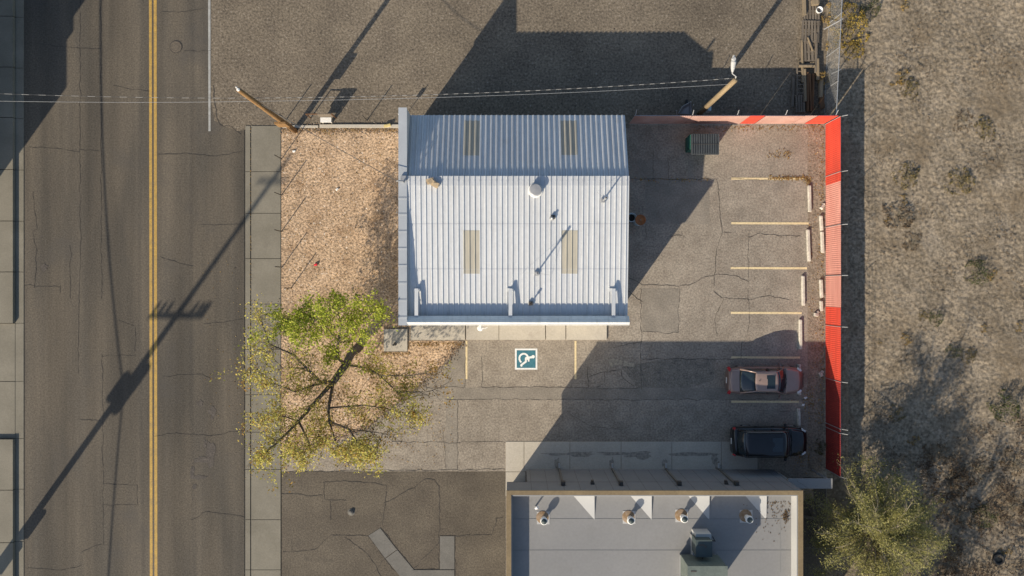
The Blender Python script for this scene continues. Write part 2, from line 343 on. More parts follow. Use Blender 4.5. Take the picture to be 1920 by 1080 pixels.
# east sidewalk
js = [236, 322, 400, 485, 570, 655, 740, 810, 880, 974, 1068, 1160, 1250, 1350, 1800]
b = MB(); k = MB()
for i, (a, c) in enumerate(zip(js, js[1:])):
    b.bbox(W(471.5, a + .5, 0), W(526.5, c - .5, .045)); k.bbox(W(460.5, a + .5, 0), W(469.5, c - .5, .04))
struct(b.build('sidewalk', M['walk'])); struct(k.build('kerb', M['walk']))
# concrete around the buildings
b = MB()
for a, c in ((771, 872), (874, 935), (936, 1022), (1023.5, 1060), (1061.5, 1137)): b.bbox(W(a, 600, 0), W(c, 637 if c < 1130 else 637, .12))
b.bbox(W(720, 617, 0), W(764, 658, .10)); struct(b.build('walkway', M['conc']))
b = MB()
for a, c in ((948, 982), (983, 1068), (1069, 1164), (1165, 1259), (1260, 1352), (1353, 1420)): b.bbox(W(a, 828, 0), W(c, 884, .03))
b.bbox(W(948, 885, 0), W(986, 930, .03)); struct(b.build('concrete_apron', M['conc']))
b = MB(); b.prism(P((691, 1004), (713, 990), (744, 1030), (722, 1046)), 0, .03); b.prism(P((723, 1047), (745, 1031), (790, 1085), (765, 1098)), 0, .03)
b.bbox(W(825, 1005, 0), W(852, 1067, .03)); b.bbox(W(772, 1068.5, 0), W(852, 1100, .036)); struct(b.build('path', M['oldconc']))
# markings
b = MB()
for x0, x1 in ((278.5, 283.8), (287.2, 292.8)): b.sheet(P((x0, -700), (x1, -700), (x1 + 3.5, 1800), (x0 + 3.5, 1800)), .009)
b.build('centre_line', M['yellow'], road)
b = MB(); b.sheet(P((388.5, -700), (394.5, -700), (395, 246), (391, 246)), .0145); b.build('edge_line', M['edge'], road)
for x0, x1, y in ((1371, 1507, 335), (1371, 1516, 418.5), (1370, 1513, 502.5), (1370, 1503, 586.5), (1371, 1500, 670), (1371, 1498, 753)):
    b = MB(); b.sheet(P((x0, y - 2), (x1, y - 2 + .5), (x1, y + 2 + .5), (x0, y + 2)), .015); b.build('parking_stripe', M['stripe'], lot)
for x in (874.7, 1079): 
    b = MB(); b.sheet(P((x - 1.8, 639), (x + 1.8, 639), (x + 1.8, 711), (x - 1.8, 711)), .015); b.build('parking_stripe', M['stripe'], lot)
b = MB(); b.sheet(P((1140, 676), (1150, 672), (1188, 680), (1190, 689), (1170, 685), (1152, 684), (1146, 690)), .0165); b.build('paint_remnant', mat('worn paint', (.32, .28, .21), (.22, .19, .15), 6, 5, speck=(9, .3)), lot)
# accessible parking symbol, head to the right
sym = MB(); sym.sheet(P((965.5, 653.5), (1007.5, 653.5), (1007.5, 693), (965.5, 693)), .015); s0 = sym.build('accessible_symbol', M['white'], lot)
sq = MB(); sq.sheet(P((968.8, 656.7), (1004.3, 656.7), (1004.3, 689.8), (968.8, 689.8)), .019); sq.build('blue_field', M['blue'], s0)
fg = MB(); z = .023
pts = []
for a in range(-75, 181, 15):
    t = R(a); pts.append(W(982 - 8.2 * math.cos(t + R(20)), 672 - 8.8 * math.sin(t + R(20))))
fg.ribbon(pts, .11, z, 0, .05)
fg.ribbon(P((999, 669.5), (985.5, 671)), .13, z + .0005, 0, .05); fg.ribbon(P((992, 670), (991, 678)), .09, z + .001, 0, .05)
fg.ribbon(P((986, 670.5), (986, 678), (977, 684.5), (978.5, 687)), .12, z + .0015, 0, .05)
cx = W(999.5, 668.7); fg.add([(cx.x, cx.y, z + .002)] + [(cx.x + .105 * math.cos(R(a)), cx.y + .105 * math.sin(R(a)), z + .002) for a in range(0, 360, 24)], [(0, i + 1, (i + 1) % 15 + 1) for i in range(15)])
fg.build('wheelchair_figure', M['white'], s0)
# cracks and seams
CR = [  # street
 ([(55, 275), (105, 279), (150, 284)], .05), ([(150, 279), (190, 284)], .04), ([(295, 290), (350, 287), (400, 293), (430, 290), (455, 285)], .06), ([(62, 360), (70, 430), (61, 434), (68, 470), (66, 540)], .05),
 ([(150, 0), (150, 420), (152, 445), (148, 560), (147, 700)], .04), ([(189.5, 0), (190, 560)], .045), ([(192, 665), (193, 910), (194, 1022)], .04), ([(45, 535), (112, 539)], .05), ([(300, 482), (362, 500)], .05),
 ([(375, 422), (458, 421)], .04), ([(383, 608), (458, 599)], .05), ([(305, 705), (380, 702), (396, 712)], .05), ([(358, 975), (385, 960), (458, 969)], .06), ([(47, 1065), (110, 1069), (153, 1060)], .05), ([(153, 1035), (192, 1021)], .05),
 ([(253, 615), (254, 660)], .05), ([(192, 908), (257, 910), (257, 947), (192, 947)], .04), ([(400, 160), (403, 195), (406, 222), (418, 236)], .11), ([(418, 236), (435, 237), (452, 252)], .06), ([(190, 668), (255, 666)], .035), ([(345, 95), (395, 95)], .05),
 ([(150, 786), (190, 790)], .05), ([(40, 78), (120, 88), (190, 92)], .05), ([(300, 24), (380, 18)], .05), ([(212, 160), (280, 172)], .04), ([(222, 600), (250, 612)], .04), ([(290, 818), (330, 812), (400, 818)], .045), ([(113, 535), (113, 550)], .04), ([(132, 460), (132, 560)], .04), ([(393, 818), (458, 806)], .05),
 # lot
 ([(1345, 335), (1350, 390), (1353, 440), (1342, 470), (1339, 540)], .05), ([(1180, 520), (1205, 534), (1290, 536), (1320, 520), (1345, 514), (1385, 519), (1405, 529)], .05), ([(1250, 443), (1280, 441), (1287, 446)], .05), ([(1355, 437), (1380, 436)], .04),
 ([(1403, 444), (1420, 438), (1500, 442)], .045), ([(1405, 440), (1402, 480), (1405, 530)], .03), ([(1176, 545), (1205, 565)], .06), ([(1202, 540), (1202, 730)], .045), ([(1274, 540), (1272, 625), (1204, 622)], .04), ([(1340, 545), (1356, 560), (1340, 600), (1345, 632)], .05), ([(1356, 558), (1400, 562), (1440, 555), (1480, 562)], .05),
 ([(1402, 545), (1405, 600), (1402, 625)], .04), ([(1182, 336), (1335, 337)], .05), ([(1225, 282), (1225, 336)], .04), ([(1254, 294), (1254, 336)], .04), ([(745, 727), (870, 726)], .04), ([(903, 670), (903, 726), (1052, 726), (1200, 728)], .04), ([(835, 749), (1515, 749)], .04), ([(858, 750), (858, 880)], .035),
 ([(872, 668), (872, 727)], .03), ([(1100, 690), (1104, 726)], .05), ([(1104, 705), (1134, 697), (1165, 694)], .05), ([(1133, 697), (1133, 718), (1120, 727)], .04), ([(1205, 673), (1400, 673)], .05), ([(1390, 640), (1388, 672)], .05), ([(1165, 694), (1166, 708), (1190, 725)], .05), ([(1150, 651), (1205, 640)], .04),
 ([(735, 828), (858, 829), (948, 829)], .04), ([(704, 845), (704, 880)], .03), ([(830, 800), (836, 880)], .03), ([(1210, 420), (1210, 450)], .04), ([(1190, 460), (1230, 462)], .03), ([(1370, 335), (1525, 337)], .03), ([(530, 883.8), (948, 880)], .05), ([(1420, 770), (1505, 772)], .03), ([(1060, 770), (1110, 800), (1180, 805)], .03),
 # south lot
 ([(528, 925), (565, 928), (605, 930)], .07), ([(605, 905), (660, 902), (725, 909), (719, 970), (716, 985)], .06), ([(608, 903), (608, 937), (648, 938)], .05), ([(620, 940), (620, 975)], .06), ([(620, 1003), (692, 1005)], .06), ([(530, 1036), (590, 1030), (620, 1003)], .045),
 ([(645, 1008), (680, 1030), (705, 1060), (715, 1085)], .06), ([(720, 945), (770, 917), (800, 900), (815, 900), (823, 912), (824, 985), (822, 1020), (790, 1050), (765, 1080)], .07), ([(824, 1067), (782, 1067)], .05), ([(852, 1005), (922, 1002), (930, 985), (930, 972), (943, 970)], .07),
 ([(720, 1050), (700, 1075)], .06), ([(547, 1010), (548, 1035)], .03), ([(714, 990), (745, 1030), (790, 1085)], .06), ([(690, 1005), (722, 1047), (765, 1100)], .05), ([(823.5, 1005), (823.5, 1067)], .06), ([(853, 1005), (854, 1080)], .05)]
b = MB()
for i, (pts, wd) in enumerate(CR): b.ribbon(P(*pts), wd * .55, .0172 + .0002 * (i % 9), .045)
struct(b.build('pavement_cracks', M['crack']))
# oil stains on the street
b = MB()
def blob(b, cx, cy, rx, ry, z, n=22):
    c = W(cx, cy); q = random.random() * 50
    b.sheet([(c.x + rx / S * math.cos(2 * math.pi * i / n) * (1 + .7 * noise.noise((q + math.cos(6.283 * i / n) * 1.5, math.sin(6.283 * i / n) * 1.5, 1))), c.y + ry / S * math.sin(2 * math.pi * i / n) * (1 + .7 * noise.noise((q + math.cos(6.283 * i / n) * 1.5, math.sin(6.283 * i / n) * 1.5, 1)))) for i in range(n)], z)
for i, (x, y, rx, ry) in enumerate(((395, 850, 9, 22), (380, 862, 16, 5), (373, 895, 13, 4), (398, 772, 7, 10), (360, 885, 5, 12), (385, 832, 4, 8), (375, 756, 6, 5), (364, 912, 5, 5), (83, 232 + 270, 6, 6))): blob(b, x, y, rx, ry, .0135 + i * .0003)
struct(b.build('oil_stains', mat('oil stain', (.062, .053, .046), (.088, .075, .063), 3, 6, .3, .7, speck=(9, .3), rough=.8)))

b = MB()
for i, (x, y, rx, ry) in enumerate(((1090, 851, 26, 5), (1200, 853, 34, 7), (1300, 852, 42, 4), (1340, 860, 6, 10), (1150, 850, 30, 3), (1045, 851, 30, 2.5), (1246, 868, 4, 9), (1045, 868, 5, 10), (1147, 868, 4, 9), (1345, 872, 5, 8))): blob(b, x, y, rx, ry, .0335 + i * .0003)
struct(b.build('grime_streaks', mat('damp grime', (.24, .215, .18), (.31, .28, .23), 3, 6, .3, .7, speck=(6, .25), rough=.85)))
# ------------------------------------------------------------------ metal building
ZR, ZE, ZS = 5.05, 3.52, 4.45
wx0, wx1, ex = W(771.5, 0).x, W(785.6, 0).x, W(1154.7, 0).x
yn, yr, ys, yo = W(0, 242).y, W(0, 355).y, W(0, 585).y, W(0, 602).y
mb_ = thing('metal_building', ((wx0 + ex) / 2, (yn + yo) / 2, 0), 'low white metal building with ribbed two-slope roof and four tan skylight panels in the lot', 'building')
b = MB()
xa, xb = wx0 + .06, ex - .12
for (p, q) in (((xa, yn - .15), (xb, yn - .15)), ((xb, yo + .12), (xa, yo + .12))): b.add([(p[0], p[1], 0), (q[0], q[1], 0), (q[0], q[1], ZE - .12 if p[1] > 0 and p[1] == yn - .15 else 4.4), (p[0], p[1], ZE - .12 if p[1] == yn - .15 else 4.4)], [(0, 1, 2, 3)])
for x in (xa, xb): b.add([(x, yn - .15, 0), (x, yo + .12, 0), (x, yo + .12, 4.35), (x, yr, 4.9), (x, yn - .15, ZE - .1)], [(0, 1, 2, 3, 4)])
b.build('wall', M['wallw'], mb_)
def rib_profile(x0, x1, pitch, h, base=.10, top=.05):
    xs = []; n = round((x1 - x0) / pitch)
    for i in range(n):
        a = x0 + (x1 - x0) * i / n; p = (x1 - x0) / n; m_ = a + p * .5
        xs += [(a, 0), (m_ - base / 2, 0), (m_ - top / 2, h), (m_ + top / 2, h), (m_ + base / 2, 0)]
    xs.append((x1, 0)); return xs
def ribbed(prof, ya, za, yb, zb, th=.03):
    b = MB(); n = len(prof)
    for (y, z) in ((ya, za), (yb, zb)): b.v += [Vector((x, y, z + h)) for x, h in prof]
    b.v += [Vector((x, y, z + h - th)) for (y, z) in ((ya, za), (yb, zb)) for x, h in prof]
    for i in range(n - 1):
        b.f.append((i, i + 1, n + i + 1, n + i)); b.f.append((2 * n + i, 3 * n + i, 3 * n + i + 1, 2 * n + i + 1))
        b.f.append((i, 2 * n + i, 2 * n + i + 1, i + 1)); b.f.append((n + i, n + i + 1, 3 * n + i + 1, 3 * n + i))
    return b
prof = rib_profile(wx1 - .02, ex, .302, .045, .065, .04)
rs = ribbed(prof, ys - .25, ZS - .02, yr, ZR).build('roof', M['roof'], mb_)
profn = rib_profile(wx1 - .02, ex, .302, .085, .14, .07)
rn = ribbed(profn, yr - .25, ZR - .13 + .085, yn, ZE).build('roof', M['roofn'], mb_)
# ridge flashing
b = MB(); b.add([(wx1, yr + .04, ZR + .062), (ex, yr + .04, ZR + .062), (ex, yr - .50, ZR - .04 + .062), (wx1, yr - .50, ZR - .04 + .062), (wx1, yr + .04, ZR - .01), (ex, yr + .04, ZR - .01)], [(3, 2, 1, 0), (0, 1, 5, 4)]); 
b2 = ribbed(prof, yr - .50, ZR - .032, yr + .03, ZR + .012, .02); b2.build('ridge_flashing', M['roofn'], mb_)
def zsouth(y): return ZR + (y - yr) * (ZR - ZS + .02) / (yr - ys + .25)
for yy in (yr - 2.6, yr - 5.1):   # sheet laps
    ribbed(prof, yy - .02, zsouth(yy - .02) + .007, yy + .02, zsouth(yy + .02) + .004, .003).build('sheet_lap', M['roofn'], mb_)
# skylight panels: strips of the same profile a little proud
def znorth(y): return ZR - .045 + (y - yr + .25) * (ZE - ZR + .045) / (yn - yr + .25)
for (p0, p1, q0, q1, sl) in ((868, 899, 432, 513, 's'), (1052, 1083, 432, 513, 's'), (868, 899, 222, 293, 'n'), (1052, 1083, 222, 292, 'n')):
    zz = 4.8 if sl == 's' else 4.2
    x0, x1 = G(p0, 0, zz).x, G(p1, 0, zz).x; y0, y1 = G(0, q0, zz).y, G(0, q1, zz).y
    f = zsouth if sl == 's' else znorth
    pr = [(x, h + .006) for x, h in (prof if sl == 's' else profn) if x0 - .01 <= x <= x1 + .01]
    if y0 > yn - .05: y0 = yn - .05
    ribbed(pr, y1, f(y1), y0, f(y0), .004).build('skylight_panel', M['sky'], rs if sl == 's' else rn)
# parapets
b = MB(); b.bbox((wx0 + .04, yn + .02, 3.2), (wx1 - .03, yo + .03, ZR - .05)); b.bbox((wx1 - .03, yo + .03, 3.6), (ex - .03, ys - .26, ZR - .05)); b.build('parapet', M['wallw'], mb_)
b = MB(); b.bbox((wx0, yn + .05, ZR - .05), (wx1, yo, ZR + .01))
for py in (372, 402, 434, 466, 498, 531, 563, 595): 
    y = G(0, py, ZR).y; b.bbox((wx0 - .01, y - .05, ZR + .01), (wx1 + .01, y + .05, ZR + .035))
b.build('coping', M['cope'], mb_)
b = MB(); ym = yo + .17
xs0, xs1 = wx1, ex + .02
yn2 = ys - .05
b.add([(xs0, yo, ZR - .12), (xs1, yo, ZR - .12), (xs1, ym, ZR + .06), (xs0, ym, ZR + .06), (xs1, yn2, ZR - .25), (xs0, yn2, ZR - .25)], [(0, 1, 2, 3), (3, 2, 4, 5), (0, 3, 5), (1, 4, 2), (0, 5, 4, 1)])
k = 0
x = xs0 + 1.0
b3 = MB()
while x < xs1:
    b3.add([(x - .012, yo + .01, ZR - .118 + .012), (x + .012, yo + .01, ZR - .118 + .012), (x + .012, ym, ZR + .072), (x - .012, ym, ZR + .072), (x + .012, yn2 + .01, ZR - .238), (x - .012, yn2 + .01, ZR - .238)], [(0, 1, 2, 3), (3, 2, 4, 5)]); x += 1.02
b.add(b3.v, b3.f); b.build('coping', M['roof'], mb_)
# parapet braces
for px in (781, 957, 1150):
    b = MB(); x = G(px, 0, 4.8).x; y1 = G(0, 541, 4.5).y
    zb_ = ZR - .16
    b.bbox((x - .10, y1, zb_ - .05), (x + .10, yn2 - .03, zb_)); b.bbox((x - .06, y1 - .02, zsouth(y1) + .02), (x + .06, y1 - .12, zb_ - .05)); b.bbox((x - .2, y1 + .02, zsouth(y1) + .02), (x + .2, y1 - .16, zsouth(y1) + .075)); b.build('parapet_brace', M['roof'], mb_)
# exhaust cap
p = G(1004, 357, 5.1); z0 = zsouth(p.y) + .0
b = MB(); b.lathe((p.x, p.y, z0), [(.24, 0), (.24, .16), (.34, .18), (.35, .38), (.30, .42), (.05, .44)], 24); o = b.build('exhaust_cap', M['wallg2'], mb_)
b = MB(); b.lathe((p.x, p.y, z0), [(.40, .03), (.40, .075), (.25, .12)], 24); b.build('flashing', M['white'], o)
p = G(1035, 409, 5.0); z0 = zsouth(p.y); b = MB(); b.lathe((p.x, p.y, z0), [(.13, .04), (.13, .12), (.07, .16), (.07, .3)], 12); o = b.build('vent_pipe', M['steel'], mb_, True)
b = MB(); b.box((p.x + .06, p.y + .06, z0 + .11), (.2, .22, .1)); b.build('boot', M['dsteel'], o)
def mast(px, py, hgt, m, guys):
    z = zsouth(G(0, py, 4.7).y); p = G(px, py, z + .1); z = zsouth(p.y); b = MB()
    b.tube([(p.x, p.y, z), (p.x, p.y, z + hgt)], [.045, .035], 8); b.tube([(p.x, p.y, z + hgt * .72), (p.x, p.y, z + hgt)], .07, 8); b.box((p.x, p.y, z + .1), (.22, .22, .12)); o = b.build('antenna_mast', m, mb_)
    for gx, gy in guys:
        q = G(gx, gy, 4.7); zz = zsouth(q.y) + .06; b = MB(); b.tube([(p.x, p.y, z + hgt * .8), (q.x, q.y, zz)], .006, 4); b.build('guy_wire', M['steel'], o)
mast(1006, 513, 1.75, M['steel'], ((979, 512), (1033, 516), (1040, 460)))
mast(1131, 376, 1.35, M['steel'], ((1118, 362),))
mast(995, 569, .55, M['dsteel'], ())
# wall light on the south face
p = G(900, 616, 3.9); b = MB(); b.bbox((p.x - .06, p.y - .02, 3.6), (p.x + .06, yo + .06, 3.72)); b.lathe((p.x, p.y, 3.45), [(.16, 0), (.17, .14), (.08, .2)], 14); b.build('wall_light', M['white'], mb_)
b = MB(); b.tube([(p.x, p.y + .04, 3.62), (p.x + .22, p.y - .02, 3.62), (p.x + .42, p.y + .05, 3.6)], .025, 6); b.build('conduit', M['white'], mb_)
# weatherhead on the west parapet
wh = G(757, 342, ZR); b = MB(); b.tube([(wh.x, wh.y, 3), (wh.x, wh.y, ZR + .5), (wh.x - .2, wh.y, ZR + .62), (wh.x - .3, wh.y, ZR + .5)], .04, 8); b.box((wh.x, wh.y + .2, ZR + .1), (.3, .3, .1)); b.build('weatherhead', M['steel'], mb_)

# debris on the ridge
for (px, py, a, l) in ((807, 340, .3, 'tan scrap of board lying on the roof ridge, the upper left one of two'), (816, 346, -.5, 'tan scrap of board lying on the roof ridge, the lower right one of two')):
    p = G(px, py, 5.1); b = MB(); b.box((p.x, p.y, zsouth(p.y) + .15), (.42, .3, .12), (.1, .1, a)); b.box((p.x + .05, p.y - .02, zsouth(p.y) + .225), (.3, .2, .03), (.1, .15, a + .4)); tag(b.build('roof_debris', M['cardboard']), l, 'debris', 'boards on the ridge')

# ------------------------------------------------------------------ south building
ZP, ZF = 4.7, 3.85
sx0, sx1, sy0 = W(951, 0).x, W(1447, 0).x, W(0, 880).y
sy1 = sy0 - 13.0
sb = thing('flat_roof_building', ((sx0 + sx1) / 2, (sy0 + sy1) / 2, 0), 'grey block building with flat pale roof and tan parapet trim beside the black car', 'building')
xr = W(987, 0).x; yrec = W(0, 918).y
b = MB()
b.prism([(xr, sy0), (sx1 - .02, sy0), (sx1 - .02, sy1), (sx0 + .02, sy1), (sx0 + .02, yrec), (xr, yrec)], 0, 2.86)
b.build('wall', M['wallg'], sb)
b = MB(); tw = .28
b.bbox((sx0, sy0, 2.86), (sx1, sy0 - tw, ZP - .06)); b.bbox((sx0, sy1 + tw, 2.86), (sx1, sy1, ZP - .06)); b.bbox((sx0, sy0 - tw, 2.86), (sx0 + tw, sy1 + tw, ZP - .06)); b.bbox((sx1 - tw, sy0 - tw, 2.86), (sx1, sy1 + tw, ZP - .06))
b.build('parapet', M['wallg'], sb)
b = MB(); e = .02
b.bbox((sx0 - e, sy0 + e, ZP - .08), (sx1 + e, sy0 - .22, ZP)); b.bbox((sx0 - e, sy1 + .22, ZP - .08), (sx1 + e, sy1 - e, ZP)); b.bbox((sx0 - e, sy0 - .22, ZP - .08), (sx0 + .26, sy1 + .22, ZP)); b.bbox((sx1 - .24, sy0 - .22, ZP - .08), (sx1 + e, sy1 + .22, ZP))
b.build('coping', M['tan'], sb)
b = MB(); b.bbox((sx0 + tw, sy0 - tw, ZF - .3), (sx1 - tw, sy1 + tw, ZF)); b.bbox((sx0 + .02, sy0 - .02, 2.80), (xr, yrec, 2.859)); roof2 = b.build('roof', M['sroof'], sb)
b = MB()   # white inner faces of the parapet
yin = sy0 - tw - .004
b.bbox((sx1 - tw - .03, yin, ZF), (sx1 - tw - .003, sy1 + tw, ZP - .09)); b.bbox((sx0 + tw + .003, yin, ZF), (sx0 + tw + .03, sy1 + tw, ZP - .09)); b.bbox((sx0 + tw + .03, yin, ZF), (sx1 - tw - .03, yin - .025, ZP - .09)); b.build('parapet_lining', M['cricket'], sb)
# crickets: low tapered ridges against the north parapet
for px in (1114, 1221, 1329, 1436):
    b = MB(); q = [G(px - 38, 928, ZF), G(px, 928, ZF), G(px + 1, 975, ZF)]
    yy = yin - .03
    A = Vector((q[0].x - .2, yy, ZF + .006)); B_ = Vector((q[1].x, yy, ZF + .16)); D = Vector((q[2].x, q[2].y, ZF + .006)); E = Vector((q[1].x + .02, yy, ZF + .006))
    b.add([A, B_, D, E], [(0, 2, 1), (1, 2, 3)]); b.build('cricket', M['cricket'], roof2)
b = MB()   # membrane seams
for py in (973, 1032):
    y = G(0, py, ZF).y; b.bbox((sx0 + .35, y - .018, ZF), (sx1 - .35, y + .018, ZF + .012))
x = G(1463, 0, ZF).x; b.bbox((x - .015, sy0 - 1.5, ZF), (x + .015, sy0 - 4.9, ZF + .010)); b.build('seam', mat('seam tape', (.2, .2, .195), None, 3, 3), roof2)
for px, py in ((1020, 977), (1183, 976), (1283, 973), (1405, 974)):
    p = G(px, py, ZF + .5); c = (p.x, p.y, ZF); b = MB(); b.box((p.x - .02, p.y + .02, ZF + .01), (.72, .72, .02)); q = b.build('flashing_patch', M['cricket'], sb)
    b = MB(); b.lathe((p.x - .06, p.y + .06, ZF + .02), [(.36, 0), (.33, .012), (.2, .03)], 22); b.build('rust_ring', M['orust'], q)
    b = MB(); b.lathe(c, [(.14, 0), (.13, .38), (.2, .40), (.215, .46), (.20, .58), (.17, .60)], 20); o = b.build('roof_vent', M['white'], sb)
    b = MB(); b.lathe(c, [(.165, .601), (.14, .64), (.02, .68)], 16); b.build('vent_cap', M['hvacd'], o, True)
# small hooded pipe
p = G(1004, 952, ZF + .2); b = MB(); b.tube([(p.x, p.y, ZF), (p.x, p.y, ZF + .35), (p.x + .12, p.y + .1, ZF + .45)], [.05, .05, .1], 10); b.build('vent_pipe', M['white'], sb)
# downspouts and wall lamps on the shaded north wall
for px in (1056, 1164, 1273, 1380):
    p = G(px, 903, 3.5); b = MB(); b.bbox((p.x - .05, sy0 + .01, .04), (p.x + .05, sy0 + .11, 3.5)); o = b.build('downspout', M['oldconc'], sb)
    b = MB(); b.box((p.x, sy0 + .13, 3.62), (.26, .25, .26), None, .8); b.build('scupper_box', M['dsteel'], o)
    b = MB(); b.box((p.x, sy0 + .22, .08), (.1, .34, .08)); b.build('elbow', M['cricket'], o)
for px in (1111, 1362):
    p = G(px, 905, 3.4); b = MB(); b.bbox((p.x - .1, sy0 + .005, 3.3), (p.x + .1, sy0 + .12, 3.45)); b.box((p.x, sy0 + .14, 3.28), (.16, .16, .14), (.5, 0, 0)); b.build('wall_lamp', M['dsteel'], sb)
b = MB()
for i in range(18):
    x = sx0 + 1.4 + i * .92
    b.bbox((x, sy0 - .001, .06), (x + .012, sy0 + .004, ZP - .12))
b.bbox((sx0 + .02, sy0, 2.855), (sx1, sy0 + .006, 2.87)); b.build('panel_joint', M['joint'], sb)
# gate in the entrance recess
b = MB(); 
for i in range(9): b.bbox((xr - .06, sy0 - .1 - i * .13, .05), (xr - .03, sy0 - .125 - i * .13, 2.2))
b.bbox((xr - .07, sy0 - .05, 1.1), (xr - .02, yrec + .05, 1.15)); b.build('gate', M['dsteel'], sb)
# roof air units
def unit(px0, py0, px1, py1, zt, zb, m, label, fan):
    a, c = G(px0, py0, zt), G(px1, py1, zt); t = thing('air_conditioner', ((a.x + c.x) / 2, (a.y + c.y) / 2, ZF), label, 'air conditioner')
    b = MB(); b.bbox((a.x, a.y, zb), (c.x, c.y, zt)); b.build('casing', m, t)
    b = MB(); b.bbox((a.x - .03, a.y + .03, zt), (c.x + .03, c.y - .03, zt + .04)); b.build('lid', m, t)
    for sx in (a.x + .08, c.x - .08):
        b = MB(); b.bbox((sx - .06, a.y - .1, ZF + .006), (sx + .06, c.y + .1, zb)); b.build('support_rail', M['steel'], t)
    b = MB(); cx, cy = (a.x + c.x) / 2, (a.y + c.y) / 2
    b.box((a.x + .3, a.y - .25, zt + .046), (.3, .08, .012)); b.build('panel_trim', M['dsteel'], t); b = MB(); b.box((cx + .1, cy + .1, zt + .05), (.12, .1, .03)); b.build('panel_trim', M['dsteel'], t)
    return t
u = unit(1305, 1013, 1334, 1043, 5.25, 4.35, M['hvacd'], 'small dark green rooftop cooler with white duct, on the flat roof', False)
p0, p1 = G(1303, 1003, 4.6), G(1334, 1012, 4.6); b = MB(); b.bbox((p0.x, p0.y + .1, ZF + .004), (p1.x - .05, p1.y - .1, 4.75)); b.build('duct', M['cricket'], u)
p0 = G(1297, 1003, 4.1); b = MB(); b.bbox((p0.x, p0.y, ZF + .006), (p0.x + .18, p0.y - 1.3, ZF + .5)); b.build('curb', M['cricket'], u)
b = MB(); q = G(1336, 1006, 5.0); b.tube([(q.x, q.y, 5.0), (q.x + .1, q.y - .2, 5.15), (q.x, q.y - .35, 4.6)], .03, 6); b.build('pipe', M['black'], u); b = MB(); q = G(1316, 1045, 4.8); b.tube([(q.x, q.y, 4.9), (q.x + .2, q.y - .35, 4.7), (q.x - .3, q.y - .6, 4.95), (q.x + .6, q.y - .55, 5.0)], .025, 6); b.build('pipe', M['black'], u)
unit(1290, 1062, 1363, 1130, 5.9, 4.2, M['hvac'], 'large grey green rooftop air unit at the bottom edge of the photo', True)
# leaf debris on the roof corner
b = MB()
for i in range(150):
    t = random.random(); p = G(1425 + 50 * t + random.gauss(0, 14), 925 + 15 + random.expovariate(1 / 16.), ZF)
    if sx0 + .5 < p.x < sx1 - .35 and p.y < yin - .1: b.leaf((p.x, p.y, ZF + .02), random.uniform(.05, .1), .7, .15)
for i in range(60):
    p = G(1474 + random.gauss(0, 3), 965 + random.gauss(0, 6), ZF); b.leaf((p.x, p.y, ZF + .03), .12, .7, .2)
o = b.build('roof_leaves', LB); o['kind'] = 'stuff'
# lean-to at the east end
lt = thing('lean_to', (sx1 + .9, sy0 - .3, 0), 'small pale lean-to roof over a tan gate at the east end of the block building', 'lean-to')
a = G(1470, 884, 2.6); c = G(1564, 897, 2.6); b = MB(); b.box((sx1 + 1.3, sy0 - .16, 2.6), (2.6, .6, .06), (.05, 0, 0)); b.build('roof', M['sroof'], lt)
b = MB(); b.bbox((sx1 + .05, sy0 - .55, 0), (sx1 + 2.5, sy0 - .62, 2.0)); b.build('gate', M['tan'], lt)
b = MB(); b.box((sx1 + 1.25, sy0 - 1.0, 1.5), (1.4, .9, .05), (.12, 0, .1)); b.build('panel', M['tanwall'], lt)
for x in (sx1 + .08, sx1 + 2.52): 
    b = MB(); b.bbox((x - .05, sy0 - .08, 0), (x + .05, sy0 + .02, 2.55)); b.build('post', M['steel'], lt)
for i, (px, py, L, rz, l) in enumerate(((1520, 955, 2.2, 1.1, 'long grey plank leaning in the alley nearest the willow'), (1528, 965, 1.9, 1.25, 'short grey plank lying in the alley beside the wall'), (1516, 970, 1.5, .2, 'pale board lying across the alley'))):
    b = MB(); p = G(px, py, .2); b.box((p.x, p.y, .14 + .04 * i), (L, .16, .05), (0, .06, -rz)); b.box((p.x, p.y, .185 + .04 * i), (L * .96, .03, .02), (0, .06, -rz)); tag(b.build('plank', M['greyw']), l, 'plank', 'planks in the alley')

# ------------------------------------------------------------------ red sheet fence (east and north)
def corr(b, ya, yb, x, z0, z1, axis='y', pitch=.12, amp=.007):
    n = max(2, int(abs(yb - ya) / (pitch / 2)))
    base = len(b.v)
    for i in range(n + 1):
        u = ya + (yb - ya) * i / n; o = amp if i % 2 else -amp
        for z in (z0, z1): b.v.append(Vector((x + o, u, z)) if axis == 'y' else Vector((u, x + o, z)))
    for i in range(n): k = base + 2 * i; b.f.append((k, k + 2, k + 3, k + 1))
FX = W(1547.5, 0).x; ZFENCE = 2.08
ef = thing('sheet_fence', (FX, W(0, 555).y, 0), 'long red corrugated sheet fence with faded pink panels along the east side of the lot', 'fence')
def ypx(py): return G(0, py, 1.0).y
for a, c, m in ((226, 327, 'red'), (327, 344, 'red'), (344, 424, 'pink'), (424, 505, 'pink'), (505, 517, 'pink'), (517, 576, 'pink'), (576, 611, 'red'), (611, 714, 'red'), (714, 798, 'redshade'), (798, 886, 'redshade')):
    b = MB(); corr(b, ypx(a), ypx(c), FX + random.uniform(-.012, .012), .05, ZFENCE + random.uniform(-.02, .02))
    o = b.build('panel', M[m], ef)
    if m == 'pink': o['label'] = 'sun faded pink panel'
for i, py in enumerate((226, 327, 424, 517, 611, 712, 798, 806, 886)):
    y = ypx(py); b = MB(); b.tube([(FX + .07, y, 0), (FX + .07, y, 2.12), (FX + .27, y, 2.40)], .022, 8); b.tube([(FX - .03, y, .05), (FX - .03, y, 2.1)], .022, 6); b.build('post', M['steel'], ef)
b = MB()
